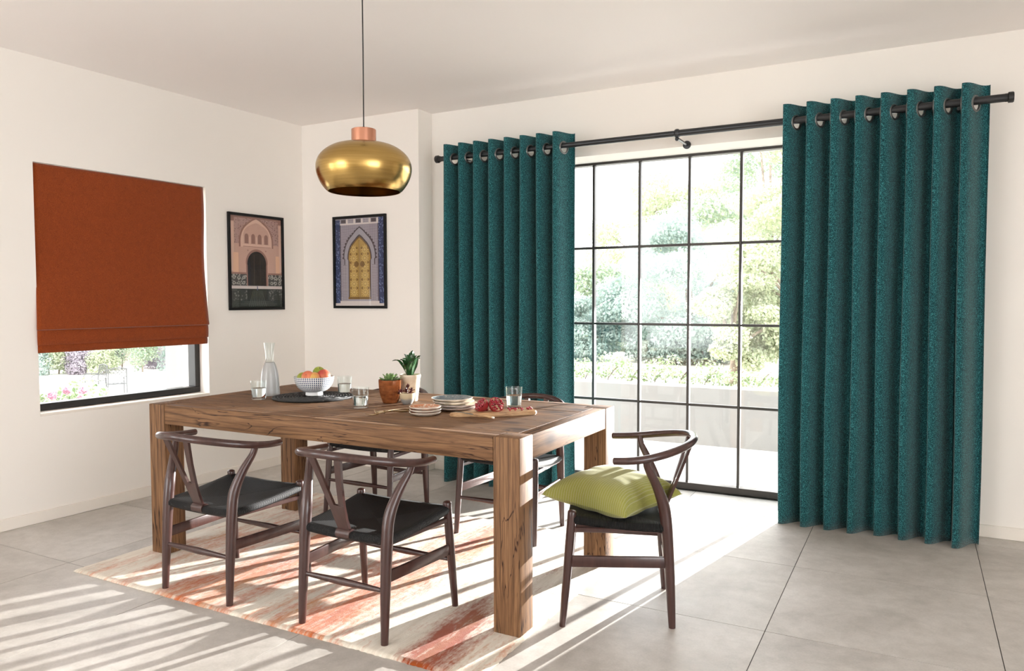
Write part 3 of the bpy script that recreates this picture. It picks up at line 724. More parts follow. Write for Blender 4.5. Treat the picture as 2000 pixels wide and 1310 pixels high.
# ================================================================== CURTAINS
ROD_Y, ROD_Z = 4.60, 2.322
def curtain(x0, x1, n, S, label, y0=ROD_Y, A=.056, ztop=2.408, zbot=-.0005, seed=1):
    root = empty('curtain', ((x0+x1)/2, y0, ztop)); tag(root, label, 'curtain', 'teal eyelet curtains')
    r = np.random.default_rng(seed); P = (x1-x0)/n
    am = 1+.14*r.normal(size=int(n)+3); ph = r.uniform(0, 6.28, int(n)+3)
    ox, oy, oz = root.location
    def xy(t_, z):
        k = int(max(0, math.floor(t_+.5))); q = (ztop-z)/(ztop-zbot)
        w = q*q*(3-2*q)
        a = A*(1+(am[k]-1)*w)*(1+.12*w)
        fi = 2*PI*t_
        x = x0+P*(t_+.22)-S*math.cos(fi)+w*.006*math.sin(q*5+ph[k])
        y = y0-a*math.cos(fi)+w*.008*math.sin(q*4+ph[k]*1.7)+a*.09*math.cos(3*fi)
        return x, y
    tmin, tmax = -.24, n-.42
    nu = int((tmax-tmin)*52); zt = list(np.linspace(ztop, ztop-.135, 30))+list(np.linspace(ztop-.16, zbot, 44))
    eye = []
    for k in range(int(n)+1):
        for q in (.25, .75):
            tt = k+q
            if tt < tmax-.04: eye.append(tt)
    eye.insert(0, -.13) if False else None
    EC = [Vector((*xy(tt, ROD_Z-.013), ROD_Z-.013)) for tt in eye]
    vs = []; us = []
    nv = len(zt)
    for i in range(nu+1):
        tt = tmin+(tmax-tmin)*i/nu
        for z in zt:
            x, y = xy(tt, z); vs.append((x-ox, y-oy, z-oz))
    off = Vector((ox, oy, oz)); fs = []
    for i in range(nu):
        for j in range(nv-1):
            a = i*nv+j; q = (a, a+1, a+nv+1, a+nv)
            if j < 29:
                c = sum((Vector(vs[k]) for k in q), Vector())/4+off
                if any((c-e).length < .0338 for e in EC): continue
            fs.append(q)
    mb = MB().add(vs, fs); f = obj('fabric', mb, M['teal'], root, ang=75)
    sm = f.modifiers.new('cloth_thickness', 'SOLIDIFY'); sm.thickness = .003; sm.offset = 0
    src = None
    for tt, e in zip(eye, EC):
        a = Vector(xy(tt-.02, ROD_Z)); b2 = Vector(xy(tt+.02, ROD_Z)); d = (b2-a).normalized()
        ang = math.atan2(d.y, d.x)
        if src is None: src = obj('eyelet', MB().torus(.0375, .0068, 32, 8, mat=Matrix.Rotation(PI/2, 4, 'X') @ Matrix.Diagonal((1, 1, .9, 1))), M['eyelet'], f); o = src
        else: o = linked('eyelet', src, f)
        o.location = e-off; o.rotation_euler = (0, 0, ang)
    return root
curtain(-2.99, -2.008, 8.05, .012, 'teal eyelet curtain on the left of the garden window', A=.074, seed=3)
curtain(-.686, .318, 8.05, .025, 'teal eyelet curtain on the right of the garden window', A=.064, seed=8)
rd = empty('curtain_rod', (-1.33, ROD_Y, ROD_Z)); tag(rd, 'long graphite metal curtain rod carrying both teal curtains', 'curtain rod')
rodo = obj('rod', MB().tube([(-1.74, 0, 0), (0, 0, 0)], .0180, 20, round_end=False).tube([(0, 0, 0), (1.72, 0, 0)], .0205, 20, round_end=False), M['rod'], rd)
for x in (-1.745, 1.722):
    obj('finial', MB().add([(x+(p[2]-.02)*(1 if x > 0 else -1), p[1], p[0]) for p in MB().lathe([(0, 0), (.021, 0), (.021, .012), (.027, .014), (.027, .034), (.024, .038), (0, .038)], 24).v], MB().lathe([(0, 0), (.021, 0), (.021, .012), (.027, .014), (.027, .034), (.024, .038), (0, .038)], 24).f), M['black'], rodo)
for x in (-1.5, .012, 1.5):
    yw = YW-ROD_Y
    bb = MB().tube([(x, 0, -.03), (x, yw-.004, -.03)], .009, 10, round_end=False)
    if abs(x) < 1: bb.torus(.021, .0065, 24, 8, mat=Matrix.Translation((x, 0, 0)) @ Matrix.Rotation(PI/2, 4, 'Y') @ Matrix.Diagonal((1, 1, 2.2, 1)))
    bb.add([(x+p[0], yw-.001-p[2], -.03+p[1]) for p in MB().lathe([(0, 0), (.026, 0), (.026, .008), (0, .010)], 20).v], MB().lathe([(0, 0), (.026, 0), (.026, .008), (0, .010)], 20).f)
    if abs(x) < 1: bb.sphere((x, -.002, -.034), .013, 12, 8)
    obj('bracket', bb, M['rod'], rd)

# ================================================================== ROMAN BLIND
bld = empty('roman_blind', LM @ Vector((0, .75, 2.11))); tag(bld, 'burnt orange fabric roman blind lowered over most of the left window', 'blind')
inv = Matrix.Translation(-bld.location)
s0, s1 = .176, 1.322
def strip(pts, wob=.0015, nu=40):
    """profile pts (depth, z) swept along the wall as one folded cloth"""
    def fn(u, v):
        i = v*(len(pts)-1); k = min(int(i), len(pts)-2); f = i-k
        d = pts[k][0]*(1-f)+pts[k+1][0]*f; z = pts[k][1]*(1-f)+pts[k+1][1]*f
        d += wob*math.sin(u*7+z*5)*(1 if d > -.05 else 0)
        sl = s0-.0025-max(0, min(1, (d+.006)/.006))*.004-.62*max(0, d); s = sl+(s1-sl)*u
        return inv @ (LM @ Vector((d, s, z)))
    return MB().grid(fn, nu, len(pts)-1)
main = [(-.012, 2.108)]+[(-.012+.006*math.sin(q*PI*3)+.036*max(0, (q-.62)/.38)**2, 2.108-q*(2.108-1.150)) for q in np.linspace(.02, .98, 26)]+[(.0265, 1.143), (.026, 1.137), (.019, 1.134), (.008, 1.138), (0, 1.150)]
f1 = [(.0, 1.17), (.010, 1.150), (.016, 1.11), (.0165, 1.07), (.015, 1.050), (.012, 1.045), (.004, 1.047), (-.004, 1.06)]
f2 = [(-.004, 1.07), (.004, 1.05), (.007, 1.025), (.006, 1.005), (.003, .999), (-.006, 1.0), (-.010, 1.02)]
for nm, pp in (('upper_panel', main), ('middle_fold', f1), ('hem_fold', f2)):
    o = obj(nm, strip(pp), M['rust'], bld, ang=50); sm = o.modifiers.new('cloth_thickness', 'SOLIDIFY'); sm.thickness = .002; sm.offset = -1
obj('headrail', MB().box(-.05, -.014, s0, s1, 2.085, 2.111, mat=inv @ LM), M['skirt'], bld, smooth=False)

# ================================================================== PICTURES
def pat(name, a, b, scale, thr=.5, kind='voronoi', c=None):
    t = NT(name); v = t.coords()
    if kind == 'checker':
        n = t.n('ShaderNodeTexChecker'); n.inputs['Scale'].default_value = scale; t.l(v, n.inputs['Vector']); n.inputs[1].default_value = (*a, 1); n.inputs[2].default_value = (*b, 1); col = n.outputs[0]
    elif kind == 'lattice':
        sp = t.n('ShaderNodeSeparateXYZ'); t.l(v, sp.inputs[0])
        d1 = t.math('SINE', t.math('MULTIPLY', t.math('ADD', sp.outputs[1], sp.outputs[2]), scale)); d2 = t.math('SINE', t.math('MULTIPLY', t.math('SUBTRACT', sp.outputs[1], sp.outputs[2]), scale))
        col = t.ramp(t.math('MULTIPLY', d1, d2), [(.0, a), (thr, b)])
    else:
        n = t.n('ShaderNodeTexVoronoi'); n.inputs['Scale'].default_value = scale; t.l(v, n.inputs['Vector'])
        col = t.ramp(n.outputs['Distance'], [(thr-.15, a), (thr+.05, b)])
    t.set(base_color=col, roughness=.6, specular=.2); return t.m
def flat(name, c): return simple(name, c, .6, specular=.2)
class Art:
    def __init__(s, w, h): s.mb = MB(); s.w, s.h = w, h; s.mats = []; s.k = 0
    def mi(s, m):
        if m not in s.mats: s.mats.append(m)
        return s.mats.index(m)
    def poly(s, pts, m):      # convex-fan polygon in unit coords; each layer of print 0.05 mm above the last
        s.k += 1; d = .00005*s.k
        s.mb.add([(d, (x-.5)*s.w, (y-.5)*s.h) for x, y in pts], [tuple(range(len(pts)))], s.mi(m))
    def rect(s, x0, x1, y0, y1, m): s.poly([(x0, y0), (x1, y0), (x1, y1), (x0, y1)], m)
    def arch(s, cx, w, y0, ys, h, m, point=0, shoe=0):
        """door arch: straight sides to ys, then an arch of height h; shoe > 0 draws in the springing"""
        pts = [(cx-w*(1-shoe), y0), (cx+w*(1-shoe), y0), (cx+w*(1-shoe), ys-.02)]
        for k in range(0, 25):
            a = PI*k/24; c = math.cos(a); sgn = math.sin(a)
            yy = sgn**(1-.0*point); px = c
            if point: yy = sgn+point*max(0, 1-abs(c)*2.2)*.35
            pts.append((cx+w*px, ys+h*yy))
        pts.append((cx-w*(1-shoe), ys-.02)); s.poly(pts, m)
    def star(s, cx, cy, r, n, m, inner=.45):
        asp = s.h/s.w
        s.poly([(cx+math.sin(PI*k/n)*r*(1 if k % 2 == 0 else inner), cy+math.cos(PI*k/n)*r*(1 if k % 2 == 0 else inner)/asp) for k in range(2*n)], m)
ww, hh = .485, .683
A1 = Art(ww, hh)
pk = flat('print_pink_plaster', (.56, .355, .285)); pl_ = flat('print_light_pink', (.68, .46, .37)); pd = flat('print_dark_rose', (.30, .165, .135)); dk = flat('print_black', (.012, .011, .012))
mv = pat('print_carved_mauve', (.20, .115, .105), (.42, .27, .24), 75, .35); ze = pat('print_mosaic_grey', (.34, .33, .30), (.075, .075, .07), 55, .42); wh = flat('print_white_step', (.62, .55, .53)); wt = flat('print_dark_water', (.022, .030, .026)); wl = flat('print_water_streak', (.07, .085, .075)); zr = pat('print_mosaic_reflection', (.15, .155, .14), (.045, .05, .045), 50, .42); pe = flat('print_peach', (.74, .46, .32))
A1.rect(0, 1, 0, 1, pk); A1.rect(0, 1, .94, 1, pd); A1.rect(.08, .94, .70, .98, mv); A1.rect(0, .07, .40, .93, pl_); A1.rect(.95, 1, .40, .93, pl_)
A1.arch(.5, .335, .60, .725, .245, pd, .35, 0); A1.arch(.5, .305, .60, .725, .225, pl_, .35, 0); A1.arch(.5, .25, .78, .80, .12, pk, .4)
for k in range(4): A1.arch(.31+.127*k, .056, .70, .81, .035, pk, .6); A1.arch(.31+.127*k, .036, .705, .785, .028, pd)
A1.rect(.24, .79, .675, .70, pl_); A1.rect(.24, .79, .668, .674, pd)
A1.rect(.14, .86, .40, .665, pk); A1.rect(.05, .15, .36, .60, pe); A1.rect(.88, .96, .36, .58, pe); A1.star(.33, .63, .016, 6, pd); A1.star(.68, .63, .016, 6, pd)
A1.arch(.5, .215, .235, .49, .155, pd, 0, .03); A1.arch(.5, .185, .235, .48, .14, dk, 0, .03)
A1.rect(.44, .455, .24, .58, flat('print_door_edge', (.04, .028, .025))); A1.rect(.56, .575, .24, .57, flat('print_door_edge_b', (.03, .022, .02)))
A1.rect(0, .30, .235, .37, ze); A1.rect(.72, 1, .235, .37, ze); A1.rect(0, .30, .365, .385, pd); A1.rect(.72, 1, .365, .385, pd)
ms = flat('print_star_grey', (.42, .41, .37))
for yy in (.27, .33):
    for xx in (.06, .15, .24, .79, .87, .95): A1.star(xx, yy, .033, 8, ms, .6); A1.star(xx, yy, .017, 8, flat('print_star_core', (.10, .10, .09)) if False else zr, .6)
A1.rect(0, 1, .205, .238, wh); A1.rect(0, 1, 0, .205, wt); A1.rect(0, .3, .075, .195, zr); A1.rect(.72, 1, .075, .195, zr)
for k in range(9):
    x = .5+(k-4)*.042; A1.poly([(.5+(k-4)*.02-.003, .19), (.5+(k-4)*.02+.003, .19), (x+.011, .01), (x-.005, .01)], wl)
for k in range(6): A1.rect(.02, .98, .008+k*.011, .0105+k*.011, wl)
A1.rect(.492, .508, .19, .235, flat('print_blue_fountain', (.10, .11, .2)))
A2 = Art(ww, hh)
gm2 = pat('print_grey_lattice', (.40, .36, .40), (.115, .10, .125), 330, .35, 'lattice'); bl2 = pat('print_blue_tile', (.16, .21, .36), (.045, .06, .13), 60, .4); gs = flat('print_stone_grey', (.33, .31, .345)); gdk = flat('print_outline', (.085, .07, .075)); gold = flat('print_gold', (.40, .255, .075)); gl2 = flat('print_gold_light', (.62, .45, .17)); gd2 = flat('print_gold_dark', (.20, .115, .04)); cr2 = flat('print_cream', (.62, .56, .53)); vt = pat('print_brick_band', (.42, .38, .41), (.16, .14, .16), 260, .3, 'lattice')
A2.rect(0, 1, 0, 1, gs); A2.rect(.10, .88, .10, .95, gm2); A2.rect(0, .095, .03, .99, bl2); A2.rect(.885, 1, .03, 1, bl2); A2.rect(.095, .11, .04, .97, gdk); A2.rect(.87, .885, .04, .97, gdk)
A2.rect(.1, .885, .945, .995, gs)
for k in range(5): A2.rect(.12+k*.155, .22+k*.155, .95, .99, gdk if k % 2 == 0 else vt); A2.rect(.225+k*.155, .262+k*.155, .945, .995, cr2)
A2.rect(.10, .88, .93, .945, cr2)
A2.arch(.5, .335, .06, .55, .30, gdk, .55, .06)
for k in range(23):
    a = PI*k/22; A2.star(.5+.335*math.cos(a), .55+.30*math.sin(a)+.03*max(0, 1-abs(math.cos(a))*2.2), .022, 4, gdk, .8)
A2.arch(.5, .315, .06, .55, .285, gs, .55, .06); A2.rect(.155, .24, .06, .47, vt); A2.rect(.745, .83, .06, .47, vt)
A2.arch(.5, .25, .07, .54, .235, gdk, .5, .08); A2.arch(.5, .232, .09, .535, .22, gd2, .5, .08); A2.arch(.5, .222, .10, .53, .208, gold, .5, .08)
for r_ in range(6):
    for cx in (.385, .612):
        cy = .155+r_*.097; A2.star(cx, cy, .088, 12, gl2, .42); A2.star(cx, cy, .046, 12, gd2, .5); A2.star(cx, cy, .030, 8, gl2, .6)
    for cx in (.32, .45, .55, .68):
        A2.star(cx, .203+r_*.097 if r_ < 5 else .66, .026, 4, gd2, .5)
A2.rect(.486, .514, .09, .75, gd2); A2.rect(.496, .504, .09, .745, gl2); A2.star(.44, .475, .05, 10, gd2, .9); A2.star(.565, .475, .05, 10, gd2, .9); A2.rect(.27, .73, .07, .10, gd2)
A2.rect(0, 1, 0, .028, cr2); A2.rect(.1, .9, .028, .055, cr2); A2.rect(.27, .74, .055, .075, gs)
def picture(mtx, art, label, w=.525, h=.724):
    root = empty('framed_picture'); root.matrix_world = mtx; tag(root, label, 'picture', 'black framed pictures')
    b_ = .019; d = .02
    for nm, q in (('frame_bar', (-w/2, w/2, h/2-b_, h/2)), ('frame_bar', (-w/2, w/2, -h/2, -h/2+b_)), ('frame_bar', (-w/2, -w/2+b_, -h/2+b_, h/2-b_)), ('frame_bar', (w/2-b_, w/2, -h/2+b_, h/2-b_))):
        obj(nm, MB().box(.001, d, *q, bev=.0015), M['bframe'], root, smooth=False)
    obj('backing', MB().box(.001, .006, -w/2+.004, w/2-.004, -h/2+.004, h/2-.004), M['bframe'], root, smooth=False)
    o = obj('print', art.mb, art.mats, root, smooth=False); o.location = (.0065, 0, 0); o['label'] = 'printed photograph'
    obj('glass', MB().box(.0145, .0158, -w/2+b_-.001, w/2-b_+.001, -h/2+b_-.001, h/2-b_+.001), M['picglass'], root, smooth=False)
M['picglass'] = mat_glass('picture_glass', (1, 1, 1), 1.25)
picture(LM @ Matrix.Translation((0, 1.773, 1.595)), A1, 'black framed print of a pink arched courtyard gate, beside the orange blind')
picture(Matrix.Translation((-3.847, YC, 1.604)) @ Matrix.Rotation(-PI/2, 4, 'Z'), A2, 'black framed print of a golden arched door with blue tile borders')
# ================================================================== THINGS ON THE TABLE
T = TZ
M['clearglass'] = mat_glass('clear_drinking_glass', (.965, .98, .975), 1.42)
t = NT('water'); t.set(base_color=(.97, .99, .99), roughness=.0, transmission=1.0, ior=1.33); M['water'] = t.m
t = NT('frosted_glass'); t.t.nodes.remove(t.p)
tr = t.n('ShaderNodeBsdfTransparent'); tr.inputs[0].default_value = (.95, .95, .94, 1); df = t.n('ShaderNodeBsdfDiffuse'); df.inputs[0].default_value = (.86, .86, .85, 1)
tl = t.n('ShaderNodeBsdfTranslucent'); tl.inputs[0].default_value = (.86, .86, .85, 1); gl = t.n('ShaderNodeBsdfGlossy'); gl.inputs['Roughness'].default_value = .25
m1 = t.n('ShaderNodeMixShader'); m1.inputs[0].default_value = .5; t.l(df.outputs[0], m1.inputs[1]); t.l(tl.outputs[0], m1.inputs[2])
m2 = t.n('ShaderNodeMixShader'); m2.inputs[0].default_value = .82; t.l(tr.outputs[0], m2.inputs[1]); t.l(m1.outputs[0], m2.inputs[2])
fr = t.n('ShaderNodeFresnel'); m3 = t.n('ShaderNodeMixShader'); t.l(fr.outputs[0], m3.inputs[0]); t.l(m2.outputs[0], m3.inputs[1]); t.l(gl.outputs[0], m3.inputs[2]); t.l(m3.outputs[0], t.out.inputs[0]); M['frost'] = t.m
# carafe
ca = empty('carafe', (-3.150, 3.03, T)); tag(ca, 'tall narrow necked glass carafe with frosted lower half', 'carafe')
body = dense([(.051, .0), (.0535, .006), (.0515, .04), (.048, .085), (.045, .115), (.041, .14), (.034, .165), (.0265, .183)], 3)
inner_b = [(max(r-.002, 0), z+.001) for r, z in body]
obj('body', MB().lathe([(0, 0)]+body+inner_b[::-1]+[(0, .004)], 40), M['frost'], ca)['label'] = 'frosted lower half'
neck = dense([(.0265, .183), (.0225, .20), (.0215, .215), (.024, .245), (.028, .275), (.031, .292)], 3)
obj('neck', MB().lathe(neck+[(.0305, .2925)]+[(r-.0018, z) for r, z in neck[::-1]], 40), M['clearglass'], ca)
# tumblers
def tumbler(x, y, fill, label, first=None):
    if first is None:
        r_ = empty('water_glass')
        obj('tumbler', MB().lathe([(0, .0), (.033, .0), (.036, .004), (.0405, .085), (.0415, .099), (.0412, .1005), (.0402, .0995), (.0392, .085), (.0352, .014), (.033, .0125), (0, .012)], 40), M['clearglass'], r_)
        obj('water', MB().lathe([(0, .0128), (.033, .0132), (.035, .016), (.0374, .058), (.0374, .059), (.0365, .0585), (0, .0585)], 40), M['water'], r_)
    else: r_ = copy_tree(first)
    r_.location = (x, y, T); tag(r_, label, 'glass', 'glasses of water on the table'); return r_
g1 = tumbler(-3.083, 2.885, .058, 'glass of water in front of the frosted carafe')
tumbler(-2.820, 3.265, .058, 'glass of water behind the black placemat, right of the fruit bowl', g1)
tumbler(-2.393, 2.885, .058, 'glass of water at the near edge of the black placemat', g1)
tumbler(-1.730, 3.24, .058, 'glass of water behind the pomegranate board', g1)
# placemat: woven spiral
pm = empty('placemat', (-2.862, 3.06, T)); tag(pm, 'round black woven placemat under the fruit bowl', 'placemat')
M['blackweave'] = mottled('black_woven_fibre', (.010, .010, .010), .5, 300, .55, .6)
b = MB(); pts = []; turns = 13; Rm = .205
N_ = turns*44
for k in range(N_+1):
    a = 2*PI*k/44; r_ = .008+(Rm-.008)*k/N_; pts.append((r_*math.cos(a), r_*math.sin(a), .006+.0016*math.sin(k*2.6)))
b.tube(pts, .0068, 6, sub=1, flat=(.85, 1.15)); obj('braided_coil', b, M['blackweave'], pm)
obj('edge_braid', MB().torus(.208, .006, 64, 6, mat=Matrix.Translation((0, 0, .0065))), M['blackweave'], pm)
# fruit bowl
fb = empty('fruit_bowl', (-2.868, 3.075, T+.0135)); tag(fb, 'white footed bowl with a grid of small blue dots holding fruit', 'bowl')
t = NT('dotted_porcelain'); uv = t.n('ShaderNodeUVMap').outputs[0]; sp = t.n('ShaderNodeSeparateXYZ'); t.l(uv, sp.inputs[0])
fu = t.math('SUBTRACT', t.math('FRACT', t.math('MULTIPLY', sp.outputs[0], 58)), .5); fv = t.math('SUBTRACT', t.math('FRACT', t.math('MULTIPLY', sp.outputs[1], 24)), .5)
dd = t.math('SQRT', t.math('ADD', t.math('POWER', fu, 2), t.math('POWER', fv, 2)))
dots = t.math('LESS_THAN', dd, .34)
zone = t.math('MULTIPLY', t.math('GREATER_THAN', sp.outputs[1], .22), t.math('LESS_THAN', sp.outputs[1], .685))
zone2 = zone
t.set(base_color=t.mix(t.math('MULTIPLY', dots, zone2), (.80, .80, .79), (.03, .05, .12)), roughness=.18, specular=.5); M['dots'] = t.m
bw = [(0, .004), (.030, .004), (.0445, .0), (.0465, .002), (.046, .014), (.043, .018)]
outb = [(.05, .0195), (.068, .027), (.084, .041), (.095, .058), (.102, .077), (.1055, .096), (.1065, .102)]
inb = [(.1035, .102), (.1020, .094), (.098, .076), (.091, .058), (.080, .043), (.064, .030), (.045, .024), (0, .022)]
pr_ = bw+dense(outb, 2)+inb
obj('body', MB().lathe(pr_, 64, uv=True), M['dots'], fb)
def fruitmat(name, a, b_, c):
    t = NT(name); v = t.coords(rnd=True); n = t.noise(v, 9, 3); n2 = t.noise(v, 120, 2)
    t.set(base_color=t.mix(.15, t.ramp(n, [(.36, a), (.5, b_), (.62, c)]), t.ramp(n2, [(.4, (.5, .4, .2)), (.6, (1, 1, 1))]), 'MULTIPLY'), roughness=.42, specular=.4); return t.m
M['peach'] = fruitmat('peach_skin', (.55, .10, .06), (.66, .20, .10), (.72, .38, .15)); M['nect'] = fruitmat('nectarine_skin', (.46, .07, .05), (.60, .17, .08), (.70, .40, .18)); M['green'] = fruitmat('green_apple_skin', (.20, .27, .03), (.30, .36, .05), (.40, .42, .08)); M['yel'] = fruitmat('yellow_red_skin', (.62, .16, .07), (.66, .36, .10), (.66, .50, .16))
def fruit(name, lx, ly, lz, r_, mat, label, cat, tilt):
    R = empty(name, (fb.location.x+lx, fb.location.y+ly, fb.location.z+lz)); R.rotation_euler = tilt; tag(R, label, cat, 'fruit in the dotted bowl')
    pf = dense([(0, r_*.80), (r_*.18, r_*.88), (r_*.45, r_*.93), (r_*.8, r_*.66), (r_*1.0, r_*.08), (r_*.86, -r_*.55), (r_*.5, -r_*.88), (0, -r_*.95)], 3)
    obj('flesh', MB().lathe(pf[::-1], 28), mat, R); obj('stem', MB().tube([(0, 0, r_*.78), (.002, 0, r_*.95), (.004, .001, r_*1.08)], .0014, 6, sub=2), M['bark'], R)
vx, vy = math.cos(YAW), math.sin(YAW)    # picture-right direction on the table top
def bl_(a, d): return (vx*a-vy*d, vy*a+vx*d)
for nm, a, d, z, rr_, mt, lab, ct, tl_ in [('green_apple', -.060, .0, .089, .033, 'green', 'green apple at the bowl rim nearest the carafe', 'apple', (.5, .2, 0)),
        ('peach', -.022, -.035, .098, .036, 'peach', 'pink red peach at the front of the fruit bowl', 'peach', (.9, .3, 0)), ('nectarine', .012, -.040, .094, .032, 'yel', 'yellow and red nectarine beside the front peach', 'nectarine', (-.6, .5, 1)),
        ('green_apple', .018, .03, .116, .034, 'green', 'green apple resting highest on top of the fruit', 'apple', (.3, -.4, 2)), ('peach', .054, -.005, .102, .0365, 'nect', 'red peach at the bowl rim nearest the glass of water', 'peach', (-.4, .7, 2.2))]:
    fruit(nm, *bl_(a, d), z, rr_, M[mt], lab, ct, tl_)
# pots
t = NT('amber_glaze'); n = t.noise(t.coords((1, 1, 2)), 30, 4); t.set(base_color=t.ramp(n, [(.3, (.13, .036, .011)), (.7, (.29, .09, .028))]), roughness=.12, specular=.6, coat=.5); M['amber'] = t.m
M['soil'] = mottled('dark_soil', (.035, .022, .015), .6, 200, .95, .8)
def leafy(pts, widths, th=.0025, fold=.35):
    """a strap leaf swept along pts, with a keel and thickness"""
    P = [Vector(p) for p in pts]; Q = []; Wd = []
    for i in range(len(P)-1):
        p0, p1, p2, p3 = P[max(i-1, 0)], P[i], P[i+1], P[min(i+2, len(P)-1)]
        for k in range(5):
            u = k/5; Q.append(.5*((2*p1)+(p2-p0)*u+(2*p0-5*p1+4*p2-p3)*u*u+(3*p1-p0-3*p2+p3)*u**3)); Wd.append(widths[i]+(widths[i+1]-widths[i])*u)
    Q.append(P[-1]); Wd.append(widths[-1]); vs = []
    for i, p in enumerate(Q):
        d = (Q[min(i+1, len(Q)-1)]-Q[max(i-1, 0)]).normalized(); sd = d.cross(Vector((0, 0, 1)))
        if sd.length < .05: sd = Vector((1, 0, 0))
        sd.normalize(); nn = sd.cross(d).normalized(); w = Wd[i]
        vs += [p-sd*w+nn*w*fold, p+nn*th*.5, p+sd*w+nn*w*fold, p-nn*th*.8]
    fs = []
    for i in range(len(Q)-1):
        a, b_ = i*4, (i+1)*4
        for j in range(4): fs.append((a+j, a+(j+1) % 4, b_+(j+1) % 4, b_+j))
    fs += [(0, 3, 2, 1), tuple(len(vs)-4+k for k in range(4))]
    return MB().add(vs, fs)
cp = empty('copper_glazed_pot', (-2.372, 3.095, T)); tag(cp, 'faceted amber brown glazed pot with a green rosette succulent', 'plant pot')
M['succ'] = mottled('succulent_green', (.19, .30, .11), .3, 20, .45)
# facet pot: straight eight sided with alternating flats
obj('pot', MB().lathe([(0, 0), (.036, 0), (.040, .003), (.054, .042), (.0605, .070), (.0635, .118), (.0615, .1195), (.0575, .116), (.055, .075), (.03, .06), (0, .06)], 9), M['amber'], cp, ang=15)
obj('soil', MB().lathe([(0, .112), (.055, .109), (.057, .100)], 20), M['soil'], cp)
lsrc = leafy([(.004, 0, 0), (.022, 0, .006), (.040, 0, .012), (.052, 0, .020)], [.006, .011, .010, .001], .004, .25)
ls_ = None
for ring_, (n_l, tilt, sc_) in enumerate([(9, .05, 1.0), (8, -.35, .85), (6, -.7, .66), (4, -1.05, .5)]):
    for k in range(n_l):
        a = 2*PI*(k+.5*ring_)/n_l
        if ls_ is None: ls_ = obj('leaf', lsrc, M['succ'], cp, ang=50); o = ls_
        else: o = linked('leaf', ls_, cp)
        o.location = (0, 0, .112+ring_*.003); o.rotation_euler = (0, tilt, a); o.scale = (sc_*1.05,)*3
tp = empty('tall_plant_pot', (-2.325, 3.205, T)); tag(tp, 'tall cream clay pot with a dark green strap leaf plant', 'plant pot')
t = NT('cream_clay'); n = t.noise(t.coords((1, 1, 1)), 26, 6, .7); t.set(base_color=t.ramp(n, [(.36, (.60, .46, .31)), (.5, (.68, .56, .42)), (.62, (.72, .62, .50))]), roughness=.7); M['clay'] = t.m
obj('pot', MB().lathe([(0, 0), (.036, 0), (.038, .003), (.045, .06), (.0505, .118), (.054, .124), (.0555, .132), (.0545, .138), (.051, .139), (.048, .134), (.046, .115), (0, .114)], 44), M['clay'], tp)
obj('soil', MB().lathe([(0, .126), (.046, .124), (.046, .116)], 20), M['soil'], tp)
M['strap'] = mottled('dark_strap_leaf', (.022, .070, .022), .4, 25, .26, 0, specular=.6)
r = np.random.default_rng(12)
for k in range(17):
    a = 2*PI*k/17+r.uniform(-.2, .2); L_ = r.uniform(.105, .15); out_ = r.uniform(.3, 1.0) if k % 3 else r.uniform(.05, .25); hh_ = L_*(1.0-.32*out_); rr_ = L_*.82*out_; da = r.uniform(-.3, .3)
    ca_, sa_ = math.cos(a), math.sin(a); c2, s2 = math.cos(a+da), math.sin(a+da)
    w_ = r.uniform(.013, .0185)
    obj('leaf', leafy([(ca_*.008, sa_*.008, .118), (ca_*(.012+rr_*.25), sa_*(.012+rr_*.25), .124+hh_*.45), (c2*(.012+rr_*.65), s2*(.012+rr_*.65), .124+hh_*.86), (c2*(.012+rr_), s2*(.012+rr_), .124+hh_*(1.0-.15*out_))], [w_*.6, w_, w_*.85, .001], .002, .45), M['strap'], tp, ang=50)
sp_ = empty('small_plant_pot', (-2.262, 3.092, T)); tag(sp_, 'small two tone grey and cream pot with a burgundy succulent', 'plant pot')
t = NT('two_tone_glaze'); tc = t.n('ShaderNodeTexCoord'); sx_ = t.n('ShaderNodeSeparateXYZ'); t.l(tc.outputs['Object'], sx_.inputs[0])
zz = t.math('ADD', sx_.outputs[2], t.math('MULTIPLY', t.math('SUBTRACT', t.noise(tc.outputs['Object'], 40, 3), .5), .012))
t.set(base_color=t.ramp(t.math('DIVIDE', zz, .06), [(.38, (.30, .30, .29)), (.55, (.56, .46, .30))]), roughness=.35); M['twotone'] = t.m
obj('pot', MB().lathe(dense([(.0, 0), (.020, 0), (.024, .003), (.033, .020), (.0375, .040), (.0385, .056), (.037, .058), (.0345, .055), (.033, .04), (0, .042)], 1), 36), M['twotone'], sp_)
obj('soil', MB().lathe([(0, .053), (.034, .051), (.034, .044)], 18), M['soil'], sp_)
M['burg'] = mottled('burgundy_succulent', (.075, .018, .018), .5, 40, .3)
r = np.random.default_rng(4); ps = leafy([(0, 0, 0), (.008, 0, .004), (.016, 0, .005), (.021, 0, .006)], [.003, .0055, .005, .0008], .003, .3); src = None
for cx_, cy_, cz_, sc_ in [(.0, -.01, .062, 1.0), (-.030, -.012, .058, .95), (.022, .004, .066, .9), (-.012, .018, .078, .8), (.004, .0, .092, .6), (-.045, -.005, .048, .8), (.03, -.014, .058, .7)]:
    for k in range(9):
        if src is None: src = obj('leaf', ps, M['burg'], sp_, ang=50); o = src
        else: o = linked('leaf', src, sp_)
        o.location = (cx_, cy_, cz_); o.rotation_euler = (0, -.2-.5*(k % 3), 2*PI*k/9+cx_*40); o.scale = (sc_,)*3
obj('stem', MB().tube([(0, 0, .05), (-.012, .018, .075), (.004, 0, .092)], .0018, 6, sub=3).tube([(0, 0, .05), (.022, .004, .066)], .0018, 6).tube([(0, -.005, .05), (-.045, -.005, .048)], .0018, 6), M['burg'], sp_)
